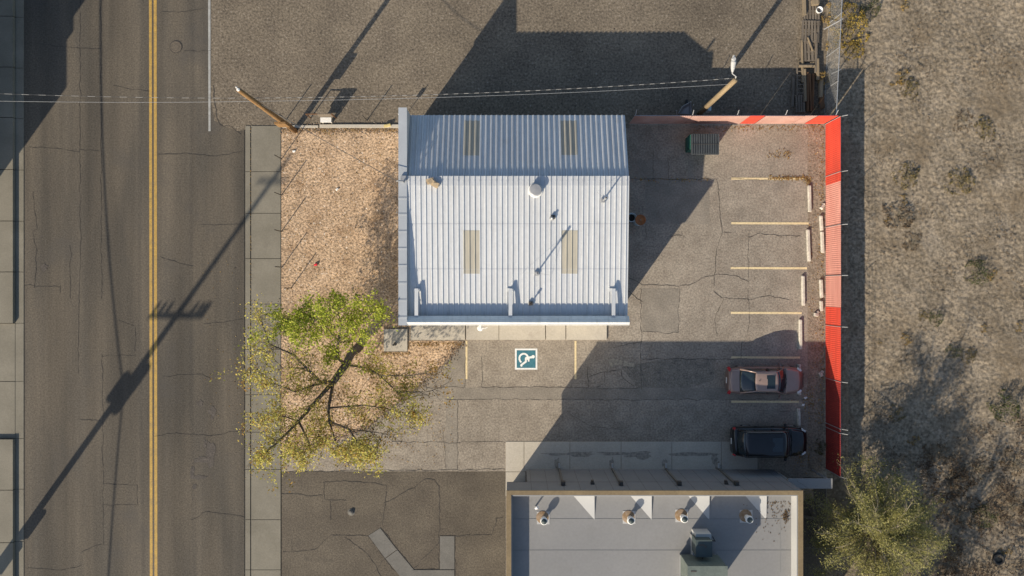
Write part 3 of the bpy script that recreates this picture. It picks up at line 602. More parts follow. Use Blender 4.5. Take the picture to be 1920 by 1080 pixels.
for k, (dx, dz) in enumerate(((.13, 2.20), (.20, 2.30), (.27, 2.39))):
    pts = []
    y = ypx(226)
    while y > ypx(886):
        pts.append((FX + dx + noise.noise((y * .9, k, 0)) * .05, y, dz + noise.noise((y * .9, k, 5)) * .06)); y -= .5
    b.tube(pts, .007, 4)
b.build('barbed_wire', M['dsteel'], ef)
b = MB(); b.bbox((FX + .03, ypx(226), 1.9), (FX + .07, ypx(886), 1.94)); b.bbox((FX + .03, ypx(226), .4), (FX + .07, ypx(886), .44)); b.build('rail', M['steel'], ef)
FY = W(0, 232.5).y
nf = thing('sheet_fence', (W(1365, 0).x, FY, 0), 'bleached pink corrugated sheet fence along the north edge of the lot behind the dumpster', 'fence')
def xpx(px): return G(px, 0, 1.0).x
for a, c, m in ((1184, 1290, 'pale'), (1290, 1372, 'pale'), (1372, 1396, 'pale'), (1396, 1424, 'red'), (1424, 1496, 'pale'), (1496, 1520, 'pale'), (1520, 1557, 'red')):
    b = MB(); corr(b, xpx(a), xpx(c), FY + random.uniform(-.01, .01), .05, 2.08 + random.uniform(-.02, .02), 'x'); b.build('panel', M[m], nf)
for px in (1186, 1290, 1372, 1460, 1552):
    b = MB(); b.tube([(xpx(px), FY + .07, 0), (xpx(px), FY + .07, 2.12), (xpx(px), FY + .27, 2.4)], .022, 8); b.build('post', M['steel'], nf)
b = MB(); b.bbox((xpx(1184), FY + .03, 1.9), (xpx(1557), FY + .07, 1.94)); b.build('rail', M['steel'], nf)
# chain link fence running north
cf = thing('wire_fence', W(1545, 100), 'thin galvanised wire fence between the lumber pile and the vacant lot', 'fence')
pa, pb = G(1581, -40, 1.8), G(1568, 216, 1.8)
for i in range(5):
    p = pa.lerp(pb, i / 4); b = MB(); b.tube([(p.x, p.y, 0), (p.x, p.y, 1.85)], .03, 8); b.build('post', M['steel'], cf)
b = MB(); b.tube([pa, pb], .025, 6); b.tube([(pa.x, pa.y, .1), (pb.x, pb.y, .1)], .012, 6); b.build('rail', M['steel'], cf)
b = MB(); n = 90
for i in range(n):
    for s_ in (-1, 1):
        p = pa.lerp(pb, i / n); q = pa.lerp(pb, min(1, max(0, (i + s_ * 9) / n))); b.tube([(p.x, p.y, .1), (q.x, q.y, 1.8)], .004, 3, False)
b.build('mesh', M['steel'], cf)
for p, q in ((G(1545, 55, .8), G(1581, 35, 1.8)), (G(1560, 138, .8), G(1577, 130, 1.7))):
    b = MB(); b.tube([p, q], .03, 6); b.build('brace', M['steel'], cf)

# ------------------------------------------------------------------ wheel stops
WS = [(1519, 347, 397, 'white concrete wheel stop nearest the long pile of dry leaves'), (1517, 430, 490, 'white concrete wheel stop one bay below the leaf pile bay'), (1507, 517, 573, 'white concrete wheel stop in the bay between the second and third stripes, set further left'),
      (1502, 599, 655, 'white concrete wheel stop half in shade above the parked tan sedan'), (1500, 683, 741, 'white concrete wheel stop in front of the tan sedan'), (1499, 766, 800, 'white concrete wheel stop just above the black car'),
      (1541, 404, 432, 'broken white wheel stop lying against the pink fence, upper of the touching pair'), (1543, 434, 474, 'long white wheel stop lying against the pink fence, lower of the touching pair'), (1541, 524, 558, 'short white wheel stop lying against the faded fence beside the third bay'), (1541, 564, 583, 'small white wheel stop stub where the fence turns bright red')]
for x, y0, y1, l in WS:
    zt = .14; c = G(x, (y0 + y1) / 2, zt); L = (y1 - y0) / S * .995; b = MB(); wd = .21
    rz = random.uniform(-.02, .02) + (.05 if x > 1530 else .025)
    pr = [(-wd / 2, 0), (wd / 2, 0), (wd / 2 - .015, .07), (.06, .15), (-.06, .15), (-wd / 2 + .015, .07)]
    n = len(pr); m_ = Matrix.Rotation(rz, 3, 'Z')
    for yy, sc in ((-L / 2, .85), (-L / 2 + .05, 1), (L / 2 - .05, 1), (L / 2, .85)):
        for (px_, pz) in pr: b.v.append(m_ @ Vector((px_ * sc, yy, pz * sc)) + Vector((c.x, c.y, .014)))
    for k in range(3):
        for i in range(n): b.f.append((k * n + i, k * n + (i + 1) % n, (k + 1) * n + (i + 1) % n, (k + 1) * n + i))
    b.f.append(tuple(range(n))); b.f.append(tuple(range(4 * n - 1, 3 * n - 1, -1)))
    o = b.build('wheel_stop', M['stopc']); tag(o, l, 'wheel stop', 'concrete wheel stops at the parking bays')
for i, (x, y, l) in enumerate(((1540, 702, 'tan broken concrete chunk by the fence beside the tan sedan'), (1531, 590, 'white crumpled rubble scrap on the dirty strip beside the bright red fence'), (1542, 388, 'grey stone chunk at the fence foot above the touching wheel stops'))):
    b = MB(); p = G(x, y, .1)
    b.box((p.x, p.y, .09), (.22, .3, .13), (.2, .1, .5 + i), .75); b.box((p.x + .1, p.y + .16, .07), (.18, .16, .1), (.1, .3, 1.2 + i), .7); tag(b.build('concrete_chunk', M['stopc']), l, 'rubble')

# ------------------------------------------------------------------ cars (x forward)
def car(name, loc, label, paint, top, L, Wd, suv):
    t = thing(name, loc, label, 'car')
    o0 = Vector(loc); hw = Wd / 2
    def T(x, y, z): return o0 + Vector((x, y, z))
    hl = L / 2
    if not suv:
        st = [(-hl, .60, .62), (-hl + .06, .78, .86), (-hl + .25, .88, .95), (-1.75, .94, .98), (-.9, .97, .93), (0, .98, .92), (.9, .97, .93), (1.2, .96, .96), (1.6, .94, .88), (hl - .35, .88, .78), (hl - .1, .74, .68), (hl, .56, .55)]
        wr, zr = .60 * hw / .9, 1.42; xwb, xwt, xrt, xrb = 1.18, .48, -.82, -1.72; zb = .93
    else:
        st = [(-hl, .70, .70), (-hl + .05, .86, .98), (-hl + .2, .94, 1.04), (-1.75, .97, 1.04), (-.9, .98, 1.02), (0, .99, 1.02), (.9, .98, 1.03), (1.2, .97, 1.06), (1.6, .95, 1.01), (hl - .3, .89, .92), (hl - .08, .74, .80), (hl, .58, .62)]
        wr, zr = .745 * hw / .9, 1.68; xwb, xwt, xrt, xrb = 1.22, .70, -1.75, -2.12; zb = 1.03
    ring = lambda x, wf, zs: [T(x, sy * hw * wf * f, z) for sy, f, z in ((-1, .90, .22), (-1, .985, .40), (-1, 1, .60 * zs + .1), (-1, .965, zs * .93), (-1, .86, zs), (-1, .45, zs + .025), (0, 0, zs + .035), (1, .45, zs + .025), (1, .86, zs), (1, .965, zs * .93), (1, 1, .60 * zs + .1), (1, .985, .40), (1, .90, .22))]
    b = MB(); n = 13
    for s_ in st: b.v += ring(*s_)
    for i in range(len(st) - 1):
        for k in range(n - 1): b.f.append((i * n + k, (i + 1) * n + k, (i + 1) * n + k + 1, i * n + k + 1))
        b.f.append((i * n + n - 1, (i + 1) * n + n - 1, (i + 1) * n, i * n))
    b.f.append(tuple(range(n))); e = (len(st) - 1) * n; b.f.append(tuple(e + k for k in range(n - 1, -1, -1)))
    body = b.build('body', paint, t, True); md = body.modifiers.new('s', 'SUBSURF'); md.levels = 2; md.render_levels = 2
    def surf(nm, crv0, crv1, m, nn=8, mm=4, bul=.03, par=t, th=None):
        b = MB()
        for j in range(mm + 1):
            for i in range(nn + 1):
                p = crv0(i / nn).lerp(crv1(i / nn), j / mm); p.z += bul * math.sin(math.pi * j / mm) * 1.0; b.v.append(p)
        for j in range(mm):
            for i in range(nn): k = j * (nn + 1) + i; b.f.append((k, k + 1, k + nn + 2, k + nn + 1))
        o = b.build(nm, m, par, True); so_ = o.modifiers.new('t', 'SOLIDIFY'); so_.thickness = th or .02; return o
    bow = lambda u: 1 - (2 * u - 1) ** 2
    wb = hw * .87
    bf = lambda u: T(xwb - .16 + .16 * bow(u), (2 * u - 1) * wb * .97, zb + .035 + .02 * bow(u)); tf = lambda u: T(xwt + .07 * bow(u), (2 * u - 1) * wr, zr - .05 + .05 * bow(u))
    br = lambda u: T(xrb + .08 - .10 * bow(u), (2 * u - 1) * wb * .92, zb + (.05 if not suv else .06) + .02 * bow(u)); tr_ = lambda u: T(xrt - .05 * bow(u), (2 * u - 1) * wr * .96, zr - .06 + .05 * bow(u))
    # cabin core in paint (below/inside glass), roof panel, glass
    b = MB(); q = [(xwb - .1, wb * .93, zb - .05), (xrb + .08, wb * .9, zb - .05), (xwt - .03, wr - .02, zr - .09), (xrt + .03, wr * .95 - .02, zr - .09)]
    vs = [T(q[0][0], -q[0][1], q[0][2]), T(q[0][0], q[0][1], q[0][2]), T(q[1][0], q[1][1], q[1][2]), T(q[1][0], -q[1][1], q[1][2]), T(q[2][0], -q[2][1], q[2][2]), T(q[2][0], q[2][1], q[2][2]), T(q[3][0], q[3][1], q[3][2]), T(q[3][0], -q[3][1], q[3][2])]
    b.add(vs, [(4, 5, 6, 7), (0, 1, 5, 4), (1, 2, 6, 5), (2, 3, 7, 6), (3, 0, 4, 7)]); b.build('cabin', M['black'], t)
    surf('windshield', bf, tf, M['glass']); surf('rear_window', tr_, br, M['glass'])
    rp = MB(); nn, mm = 10, 10
    for j in range(mm + 1):
        for i in range(nn + 1):
            u = i / nn; p = tf(u).lerp(tr_(u), j / mm); p.z += .045 * math.sin(math.pi * j / mm) + .008; rp.v.append(p)
    for j in range(mm):
        for i in range(nn): k = j * (nn + 1) + i; rp.f.append((k, k + 1, k + nn + 2, k + nn + 1))
    roof = rp.build('roof', top, t, True); so_ = roof.modifiers.new('t', 'SOLIDIFY'); so_.thickness = .03; so_.offset = 1
    if not suv:
        b = MB(); b.box(T(.06, 0, zr + .075), (.42, .72, .012)); b.box(T(.06, 0, zr + .066), (.5, .8, .012)); b.build('sunroof', M['glass'], roof)
        b = MB(); b.lathe(T(-.62, .08, zr + .04), [(.03, 0), (.03, .03), (.012, .09)], 8); b.build('antenna', M['black'], roof)
    else:
        for sy in (-1, 1):
            b = MB(); b.tube([T(.5, sy * (wr - .06), zr + .02), T(.4, sy * (wr - .06), zr + .09), T(-1.5, sy * (wr - .07), zr + .09), T(-1.62, sy * (wr - .07), zr + .02)], .022, 6); b.build('roof_rail', M['black'], roof)
        b = MB(); b.box(T(.12, 0, zr + .066), (.62, .84, .012)); b.build('sunroof', M['glass'], roof)
    for sy in (-1, 1):
        lo = lambda u, a, c: T(a + (c - a) * u, sy * wb * .985, zb + .02); hi = lambda u, a, c: T(a + (c - a) * u, sy * (wr + .012), zr - .07)
        segs = ((xwb - .35, .02, xwt - .05, -.02), (-.06, xrb + .35, -.10, xrt + .08)) if not suv else ((xwb - .35, .02, xwt - .05, 0), (-.06, -1.1, -.08, -1.1), (-1.18, xrb + .25, -1.18, xrt + .1))
        for a, c, a2, c2 in segs: surf('side_window', lambda u: lo(u, a, c), lambda u: hi(u, a2, c2), M['glass'], 4, 2, 0)
        b = MB(); b.tube([bf(.5 + sy * .5) + Vector((0, 0, -.03)), tf(.5 + sy * .5) + Vector((0, 0, .0)), tr_(.5 + sy * .5), br(.5 + sy * .5) + Vector((0, 0, -.03))], [.05, .04, .045, .07], 8); b.build('pillar', top if not suv else paint, t, True)
        b = MB(); b.tube([lo(.0, 0, 0), hi(.0, -.04, 0)], .03, 6); b.build('pillar', M['black'], t)
        b = MB(); b.box(T(xwb - .38, sy * (hw + .09), zb + .03), (.13, .22, .14), (0, 0, sy * .25), .8); b.build('mirror', M['black'] if suv else paint, t)
        # lamps
        b = MB(); b.box(T(hl - .30, sy * hw * .74, .735 if not suv else .86), (.34, .15, .09), (0, .28, -sy * .55), .8); b.build('headlight', M['lampclr'], t)
        b = MB(); b.box(T(-hl + .13, sy * hw * (.76 if not suv else .82), .80 if not suv else .86), (.16, .32 if not suv else .2, .18), (0, 0, sy * .45), .85); b.build('taillight', M['lampred'], t)
        for xx in (hl - .92, -hl + .98):
            c = T(xx, sy * (hw - .165), .33); b = MB(); 
            for q2 in range(1): b.tube([c + Vector((0, -.1, 0)), c + Vector((0, .1, 0))], .33, 20)
            wl = b.build('wheel', M['black'], t); b = MB(); b.tube([c + Vector((0, sy * .101, 0)), c + Vector((0, sy * .108, 0))], .2, 16); b.build('rim', M['steel'], wl)
        for xx in (.15, -.9):
            b = MB(); b.box(T(xx, sy * (hw - .005), .80), (.2, .03, .03)); b.build('door_handle', paint, t)
    b = MB(); b.box(T(-hl - .005, 0, .62), (.02, .36, .13)); b.build('licence_plate', M['white'], t)
    # hood and boot panels in the top paint
    def deck(nm, x0, x1, m, wf0, wf1, lift=.012):
        b = MB(); nx, ny = 10, 10
        def zt(x):
            for i in range(len(st) - 1):
                if st[i][0] <= x <= st[i + 1][0]:
                    f = (x - st[i][0]) / (st[i + 1][0] - st[i][0]); f2 = f; return st[i][2] + (st[i + 1][2] - st[i][2]) * f2
            return st[-1][2]
        for i in range(nx + 1):
            x = x0 + (x1 - x0) * i / nx; wf = wf0 + (wf1 - wf0) * (i / nx)
            for j in range(ny + 1):
                v = 2 * j / ny - 1; xx = x - (.12 * v * v * (1 if x1 > 0 else -1)) * (i / nx if x1 > 0 else 1 - i / nx)
                b.v.append(T(xx, v * hw * wf, zt(max(st[0][0], min(st[-1][0], xx))) + .035 * (1 - v * v) + lift - .015 * abs(v)))
        for i in range(nx):
            for j in range(ny): k = i * (ny + 1) + j; b.f.append((k, k + ny + 1, k + ny + 2, k + 1))
        o = b.build(nm, m, t, True); q = o.modifiers.new('t', 'SOLIDIFY'); q.thickness = .02
    deck('hood', xwb - .02, hl - .22, top, .84, .72)
    if not suv: deck('boot_lid', -hl + .12, xrb + .10, top, .74, .80)
    b = MB(); b.box(T(hl - .015, 0, .5), (.06, hw * 1.0, .14), None, .9); b.build('grille', M['black'], t)
    for sy in (-.35, .35):
        b = MB(); b.tube([bf(.5 + sy * .1) + Vector((.02, 0, .02)), bf(.5 + sy).lerp(tf(.5 + sy), .22) + Vector((.02, 0, .04))], .012, 5); b.build('wiper', M['black'], t)
    return t
car('parked_car', W(1427.5, 710.5, .015), 'tan metallic sedan with dark sunroof parked nose to the red fence', M['carred'], M['cartop'], 4.75, 1.80, False)
car('parked_car', W(1435, 822.5, .015), 'black sport utility car with roof rails parked in the shade', M['carblk'], M['carblk'], 4.65, 1.88, True)

# ------------------------------------------------------------------ dumpster, drums, wheelbarrow, small things
t = thing('dumpster', W(1310, 277), 'green steel dumpster with ribbed dark plastic lid in the shaded corner of the lot', 'dumpster')
a, c = G(1294, 252, 1.3), G(1346, 289, 1.3)
b = MB(); b.prism([(a.x, a.y), (c.x, a.y), (c.x, c.y + .32), (a.x, c.y + .32)], .12, 1.25); b.bbox((a.x - .08, a.y - .1, .9), (a.x - .002, c.y + .42, 1.05)); b.build('bin', M['dgreen'], t)
b = MB(); n = 12; zz = 1.27
b.bbox((a.x + .06, a.y + .03, 1.25), (c.x + .06, c.y - .03, 1.31))
for i in range(n): x = a.x + .12 + (c.x - a.x - .1) * i / (n - 1); b.bbox((x - .035, a.y + .02, 1.31), (x + .035, c.y - .02, 1.36))
b.build('lid', M['lid'], t)
b = MB(); b.bbox((a.x + .06, (a.y + c.y) / 2 - .02, 1.36), (c.x + .06, (a.y + c.y) / 2 + .01, 1.375)); b.build('hinge_bar', M['dsteel'], t)
for x in (a.x + .15, c.x - .15):
    for y in (a.y - .15, c.y + .5): b = MB(); b.tube([(x, y - .04, .07), (x, y + .04, .07)], .07, 10); b.build('caster', M['black'], t)
p = W(1195, 415); t = thing('drum', p, 'pale blue drum with a rusty orange lid beside the metal building', 'drum')
b = MB(); b.lathe((p.x, p.y, .01), [(.28, 0), (.30, .02), (.29, .3), (.30, .32), (.29, .34), (.29, .6), (.30, .62), (.29, .64), (.29, .88), (.30, .9)], 24); b.build('barrel', M['drumw'], t, True)
b = MB(); b.lathe((p.x + .03, p.y, .91), [(.32, 0), (.33, .03), (.29, .035), (.29, .02), (.05, .03)], 24); o = b.build('lid', M['rust'], t, True); b = MB(); b.lathe((p.x + .03, p.y, .93), [(.05, 0), (.05, .06), (.02, .07)], 10); b.build('knob', M['tanw'], o)
p = W(1181, 410); t = thing('bin', p, 'small blue bin tucked beside the drum under the roof edge', 'bin')
b = MB(); b.lathe((p.x, p.y, .01), [(.22, 0), (.27, .75), (.29, .76), (.29, .8), (.25, .8), (.22, .5)], 20); b.build('tub', M['drumw'], t, True); b = MB(); b.lathe((p.x, p.y, .5), [(.22, .0), (.22, .03)], 16); b.build('liner', M['black'], t)
# wheelbarrow (tipped) by the second pole
t = thing('wheelbarrow', W(1280, 222), 'grey tipped wheelbarrow standing beside the wooden light pole', 'wheelbarrow')
q = [G(1272, 213, .55), G(1297, 214, .5), G(1296, 190, .75), G(1279, 200, .75)]; r = [G(1275, 214, .25), G(1292, 215, .22), G(1291, 199, .35), G(1281, 204, .35)]
b = MB(); b.add(q + r, [(4, 5, 6, 7), (0, 1, 5, 4), (1, 2, 6, 5), (2, 3, 7, 6), (3, 0, 4, 7)]); o = b.build('tray', M['steel'], t); o.modifiers.new('t', 'SOLIDIFY').thickness = .02
for qa, qb in ((G(1270, 219, .1), G(1268, 207, .8)), (G(1298, 206, .1), G(1300, 196, .8))): b = MB(); b.tube([qa, qb], .022, 6); b.build('handle', M['cricket'], t)
p = G(1288, 192, .3); b = MB(); b.tube([(p.x - .05, p.y, .22), (p.x + .05, p.y, .22)], .2, 16); b.build('wheel', M['black'], t)
# tyre in the vacant lot
p = G(1872, 1048, .15); b = MB(); b.lathe((p.x, p.y, .06), [(.24, .0), (.34, .0), (.37, .05), (.37, .15), (.34, .2), (.24, .2), (.21, .1), (.24, .001)], 24)
tag(b.build('tyre', M['black'], None, True), 'black tyre lying in the dirt at the lower right corner', 'tyre')
# manhole
p = G(330, 88); t = thing('manhole_cover', p, 'round iron manhole cover in the right lane of the street', 'manhole cover'); b = MB(); b.lathe((p.x, p.y, .0), [(.40, .0), (.40, .022), (.36, .024)], 28); b.build('frame', M['crack'], t)
b = MB(); b.lathe((p.x, p.y, .02), [(.345, 0), (.345, .012), (.25, .012), (.25, .006), (.2, .006), (.2, .012), (.02, .012)], 28); b.build('cover', mat('iron cover', (.135, .11, .082), (.10, .083, .064), 8, 5, rough=.7, speck=(20, .3)), t)
# cleanout cap in the south lot
p = G(658, 961, .1); b = MB(); b.lathe((p.x, p.y, 0), [(.17, .006), (.16, .05), (.12, .12), (.05, .15)], 16); b.lathe((p.x, p.y, .005), [(.23, .001), (.21, .02)], 16); tag(b.build('cleanout_cap', M['oldconc']), 'small grey domed cap in the middle of the south lot', 'cap')
# bollard by the walkway pad
p = W(741, 645); b = MB(); b.lathe((p.x, p.y, .1), [(.06, 0), (.06, .68), (.04, .73), (.01, .75)], 12); b.lathe((p.x, p.y, .1), [(.11, 0), (.11, .02)], 12); tag(b.build('bollard', M['oldconc'], None, True), 'short grey post standing on the concrete pad at the building corner', 'post')
# litter
p = G(591, 497, .1); b = MB(); b.tube([(p.x - .07, p.y, .09), (p.x + .08, p.y + .04, .09)], [.05, .07], 10); b.box((p.x + .1, p.y + .05, .09), (.02, .12, .12), (0, 0, .3)); tag(b.build('paper_cup', M['redp']), 'crushed red cup lying on the tan gravel', 'cup')
for i, (x, y, l) in enumerate(((551, 284, 'white scrap of litter near the leaning pole'), (632, 355, 'white scrap of litter in the middle of the gravel'), (1510, 746, 'white crumpled paper beside the tan sedan bonnet'), (1506, 759, 'small white wrapper below the tan sedan bonnet'))):
    b = MB(); p = G(x, y, .05); b.box((p.x, p.y, .06), (.16, .13, .05), (.3, .2, i), .6); b.box((p.x + .06, p.y + .03, .07), (.1, .08, .04), (.5, .4, 2 * i), .6); tag(b.build('litter', M['white']), l, 'litter')
p = G(984 / 4 + 480, 235, .2); b = MB(); b.box((p.x, p.y, .16), (.42, .16, .1), (0, 0, .25)); b.box((p.x + .05, p.y, .22), (.3, .12, .03), (0, 0, .3)); tag(b.build('block', mat('yellow block', (.55, .46, .2), (.5, .4, .18), 4)), 'pale yellow block on the low kerb by the building corner', 'block')

# steel stakes along the gravel bed
pr = MB(); pr.tube([(0, 0, 0), (0, 0, 1.28)], .032, 6); pr.bbox((-.03, -.012, 1.22), (.03, .012, 1.30)); pr.bbox((-.045, -.01, 0), (.045, .01, .03))
sroot = None
LBL = ['nearest the leaning pole', 'second from the leaning pole', 'third from the leaning pole', 'fourth from the leaning pole', 'fifth from the leaning pole', 'last one under the tree crown']
spots = [(528, 298 + 0), (528, 366), (528, 434), (529, 501), (546, 540), (540, 620)]
for i, (x, y) in enumerate(spots):
    l = 'thin steel stake on the sidewalk side of the gravel, ' + LBL[i]
    if sroot is None: sroot = pr.build('steel_stake', M['dsteel']); o = sroot
    else: o = sroot.copy(); C.objects.link(o)
    o.location = W(x, y, .01); tag(o, l, 'stake', 'steel stakes around the gravel bed')
for x, y, l in ((537, 224, 'thin steel stake on the north side of the gravel, beside the leaning pole'), (688, 226, 'thin steel stake on the north side of the gravel, between bench and building')):
    o = sroot.copy(); C.objects.link(o); o.location = W(x, y, .01); tag(o, l, 'stake', 'steel stakes around the gravel bed')
# small sign on a stake
t = thing('small_sign', W(758, 221), 'small square sign on a thin stake at the building corner', 'sign'); p = W(758, 221); b = MB(); b.tube([(p.x, p.y, 0), (p.x, p.y, 1.25)], .02, 6); b.build('post', M['dsteel'], t); b = MB(); b.bbox((p.x - .22, p.y - .015, .80), (p.x + .06, p.y - .04, 1.12)); b.build('plate', M['white'], t)
# bus bench with advertising back
t = thing('bench', W(606, 224), 'bench with tall back panel and white seat beside the leaning pole', 'bench'); p = W(606, 226)
b = MB(); b.bbox((p.x - .05, p.y - .22, .42), (p.x + .62, p.y + .08, .48)); b.build('seat', M['white'], t)
b = MB(); b.bbox((p.x - .1, p.y + .12, .45), (p.x + .75, p.y + .17, 1.1)); b.build('backrest', M['greyw'], t)
b = MB(); b.tube([(p.x - .78, p.y + .15, .02), (p.x - .78, p.y + .15, 1.05), (p.x + .0, p.y + .15, 1.05)], .035, 8); b.build('frame', M['brownw'], t); b = MB(); b.tube([(p.x + .8, p.y + .15, .02), (p.x + .8, p.y + .15, 1.08)], .035, 8); b.build('frame', M['brownw'], t)
for x in (p.x + .02, p.x + .55): b = MB(); b.bbox((x - .04, p.y - .18, 0), (x + .04, p.y + .05, .42)); b.build('leg', M['conc'], t)

# ------------------------------------------------------------------ poles and lines
t = thing('utility_pole', G(553, 245), 'brown wooden utility pole at the northwest corner of the gravel bed', 'utility pole'); pb_ = W(553, 245); zt = 9.1
b = MB(); b.tube([(pb_.x, pb_.y, 0), (pb_.x, pb_.y, 4), (pb_.x, pb_.y, zt)], [.17, .145, .115], 12); b.build('pole', M['wood'], t, True)
b = MB(); b.tube([(pb_.x, pb_.y, zt), (pb_.x, pb_.y, zt + .12)], [.09, .05], 10); b.lathe((pb_.x - .1, pb_.y + .12, zt - .1), [(.03, 0), (.05, .08), (.02, .16)], 8); b.build('insulator', M['white'], t)
b = MB(); b.box((pb_.x + .02, pb_.y - .2, 2.5), (.66, .12, .9)); b.build('meter_box', M['wood'], t)
p1top = Vector((pb_.x, pb_.y + .15, 6.9))
t = thing('utility_pole', W(1314, 205), 'pale wooden pole with a street light arm beside the wheelbarrow', 'utility pole'); p2 = W(1311, 213); zt2 = 7.1
b = MB(); b.tube([(p2.x, p2.y, 0), (p2.x, p2.y, 3.5), (p2.x, p2.y, zt2)], [.16, .15, .135], 12); b.build('pole', M['wood2'], t, True)
p2top = Vector((p2.x, p2.y, zt2 - .15)); la = G(1373, 138, 7.3); lb = G(1376, 112, 7.5)
b = MB(); b.tube([(p2.x, p2.y, zt2 - .3), (p2.x + .02, p2.y + .15, zt2 + .1), la, lb], .03, 8); b.build('arm', M['cricket'], t)
b = MB(); b.tube([la.lerp(lb, .1), la.lerp(lb, .4), la.lerp(lb, .8), lb + Vector((0, .22, 0))], [.05, .11, .14, .06], 12); b.lathe(lb + Vector((0, .02, -.12)), [(.09, 0), (.13, .1), (.08, .22)], 12); b.build('lamp_head', M['cricket'], t)
b = MB(); b.box((p2.x + .22, p2.y - .05, 1.3), (.2, .3, .5)); b.build('meter_box', M['drumw'], t)
def cable(name, a, c, sag, r, m, label, n=40, wrap=False):
    pts = [a.lerp(c, i / n) - Vector((0, 0, 4 * sag * (i / n) * (1 - i / n))) for i in range(n + 1)]
    b = MB(); b.tube(pts, r, 5); o = b.build(name, m); tag(o, label, 'cable')
    if wrap:
        L = (c - a).length; step = .86 if wrap is True else wrap; s_ = 0
        while s_ < L - .3:
            u0, u1 = s_ / L, min(1, (s_ + step * .45) / L); f = lambda u: a.lerp(c, u) - Vector((0, 0, 4 * sag * u * (1 - u)))
            b = MB(); b.tube([f(u0), f(u1)], r * 1.08, 5); b.build('spiral_wrap', M['cablew'], o); s_ += step
pw = G(-90, 172, 8.2); 
cable('overhead_cable', pw, p1top + Vector((0, 0, .1)), .35, .010, M['cable'], 'pale dashed overhead cable crossing the street to the leaning pole', wrap=.8)
cable('overhead_cable', pw + Vector((0, -.25, -.7)), p1top + Vector((0, -.05, -.35)), .3, .009, M['steel'], 'thin grey overhead cable just below the dashed one across the street')
cable('overhead_cable', p1top + Vector((0, 0, .1)), p2top + Vector((.0, .12, .1)), .8, .013, M['cable'], 'pale dashed overhead cable between the two wooden poles', wrap=.55)
cable('overhead_cable', p1top + Vector((0, -.05, -.35)), p2top + Vector((0, 0, -.6)), .55, .009, M['steel'], 'thin grey overhead cable below the dashed one between the two poles')
cable('service_drop', p1top + Vector((.05, -.1, -.6)), Vector((wh.x - .3, wh.y, ZR + .5)), .5, .018, M['cable'], 'black service wire from the leaning pole to the metal building')
# tall pole across the street, just outside the frame (its shadow crosses the street)
p3 = W(-42, 1117); t = thing('utility_pole', p3, 'tall wooden power pole with transformers and crossarm across the street', 'utility pole')
b = MB(); b.tube([(p3.x, p3.y, 0), (p3.x, p3.y, 8), (p3.x, p3.y, 16.2)], [.21, .18, .12], 12); b.build('pole', M['wood'], t, True)
b = MB(); b.bbox((p3.x - 1.7, p3.y - .06, 10.2), (p3.x + 1.7, p3.y + .06, 10.38)); b.bbox((p3.x - .9, p3.y - .05, 15.2), (p3.x + .9, p3.y + .05, 15.34)); b.build('crossarm', M['wood2'], t)
for x in (-1.6, -1.2, 1.15, 1.4, 1.6, -.8, .8): b = MB(); b.lathe((p3.x + x, p3.y, 10.38), [(.07, 0), (.11, .2), (.05, .42)], 8); b.build('insulator', M['cricket'], t)
for x, y, z in ((-.45, .0, 7.2), (.45, .05, 7.5), (.1, -.4, 7.0)): b = MB(); b.lathe((p3.x + x, p3.y + y, z), [(.24, 0), (.26, .05), (.26, .85), (.2, .95)], 14); b.build('transformer', M['steel'], t)
b = MB(); b.bbox((p3.x - .32, p3.y - .45, 2.35), (p3.x + .3, p3.y - .2, 3.3)); b.bbox((p3.x + .18, p3.y - .3, 1.25), (p3.x + .46, p3.y + .1, 2.0)); b.build('meter_box', M['steel'], t)
for nm, x, z, r, l in (('overhead_cable', 0, 7.55, .045, 'thick overhead cable bundle along the far side of the street'),):
    for a in (-1, 1): cable(nm, Vector((p3.x + x, p3.y, z)), Vector((p3.x + x, p3.y + a * 48, z - .2)), 1.1, r, M['cable'], l + (' north of the tall pole' if a > 0 else ' south of the tall pole'))
for x in (-1.6, 1.6):
    cable('power_line', Vector((p3.x + x, p3.y - 40, 10.7)), Vector((p3.x + x, p3.y + 50, 10.7)), 1.0, .012, M['cable'], 'thin power line on the crossarm of the tall pole, ' + ('west side' if x < 0 else 'east side'))
# building across the street, outside the frame
t = thing('tan_building', W(-250, 250), 'tan flat roofed building across the street beyond the west sidewalk', 'building')
a = W(-92, 469); b = MB(); b.bbox((a.x - 12, a.y, 0), (a.x, a.y + 2.9, 6.0)); b.bbox((a.x - 12, a.y + 2.9, 0), (a.x, a.y + 3.8, 6.35)); b.bbox((a.x - 12, a.y + 3.8, 0), (a.x - .002, a.y + 26, 7.2)); b.build('wall', M['tanwall'], t)
b = MB(); b.bbox((a.x - 12.1, a.y + 3.7, 7.2), (a.x + .08, a.y + 26.1, 7.34)); b.build('roof', M['sroof'], t)
for i in range(5): b = MB(); b.bbox((a.x - .02, a.y + 5 + i * 4, 1.2), (a.x + .03, a.y + 7 + i * 4, 3.0)); b.build('window', M['glass'], t)

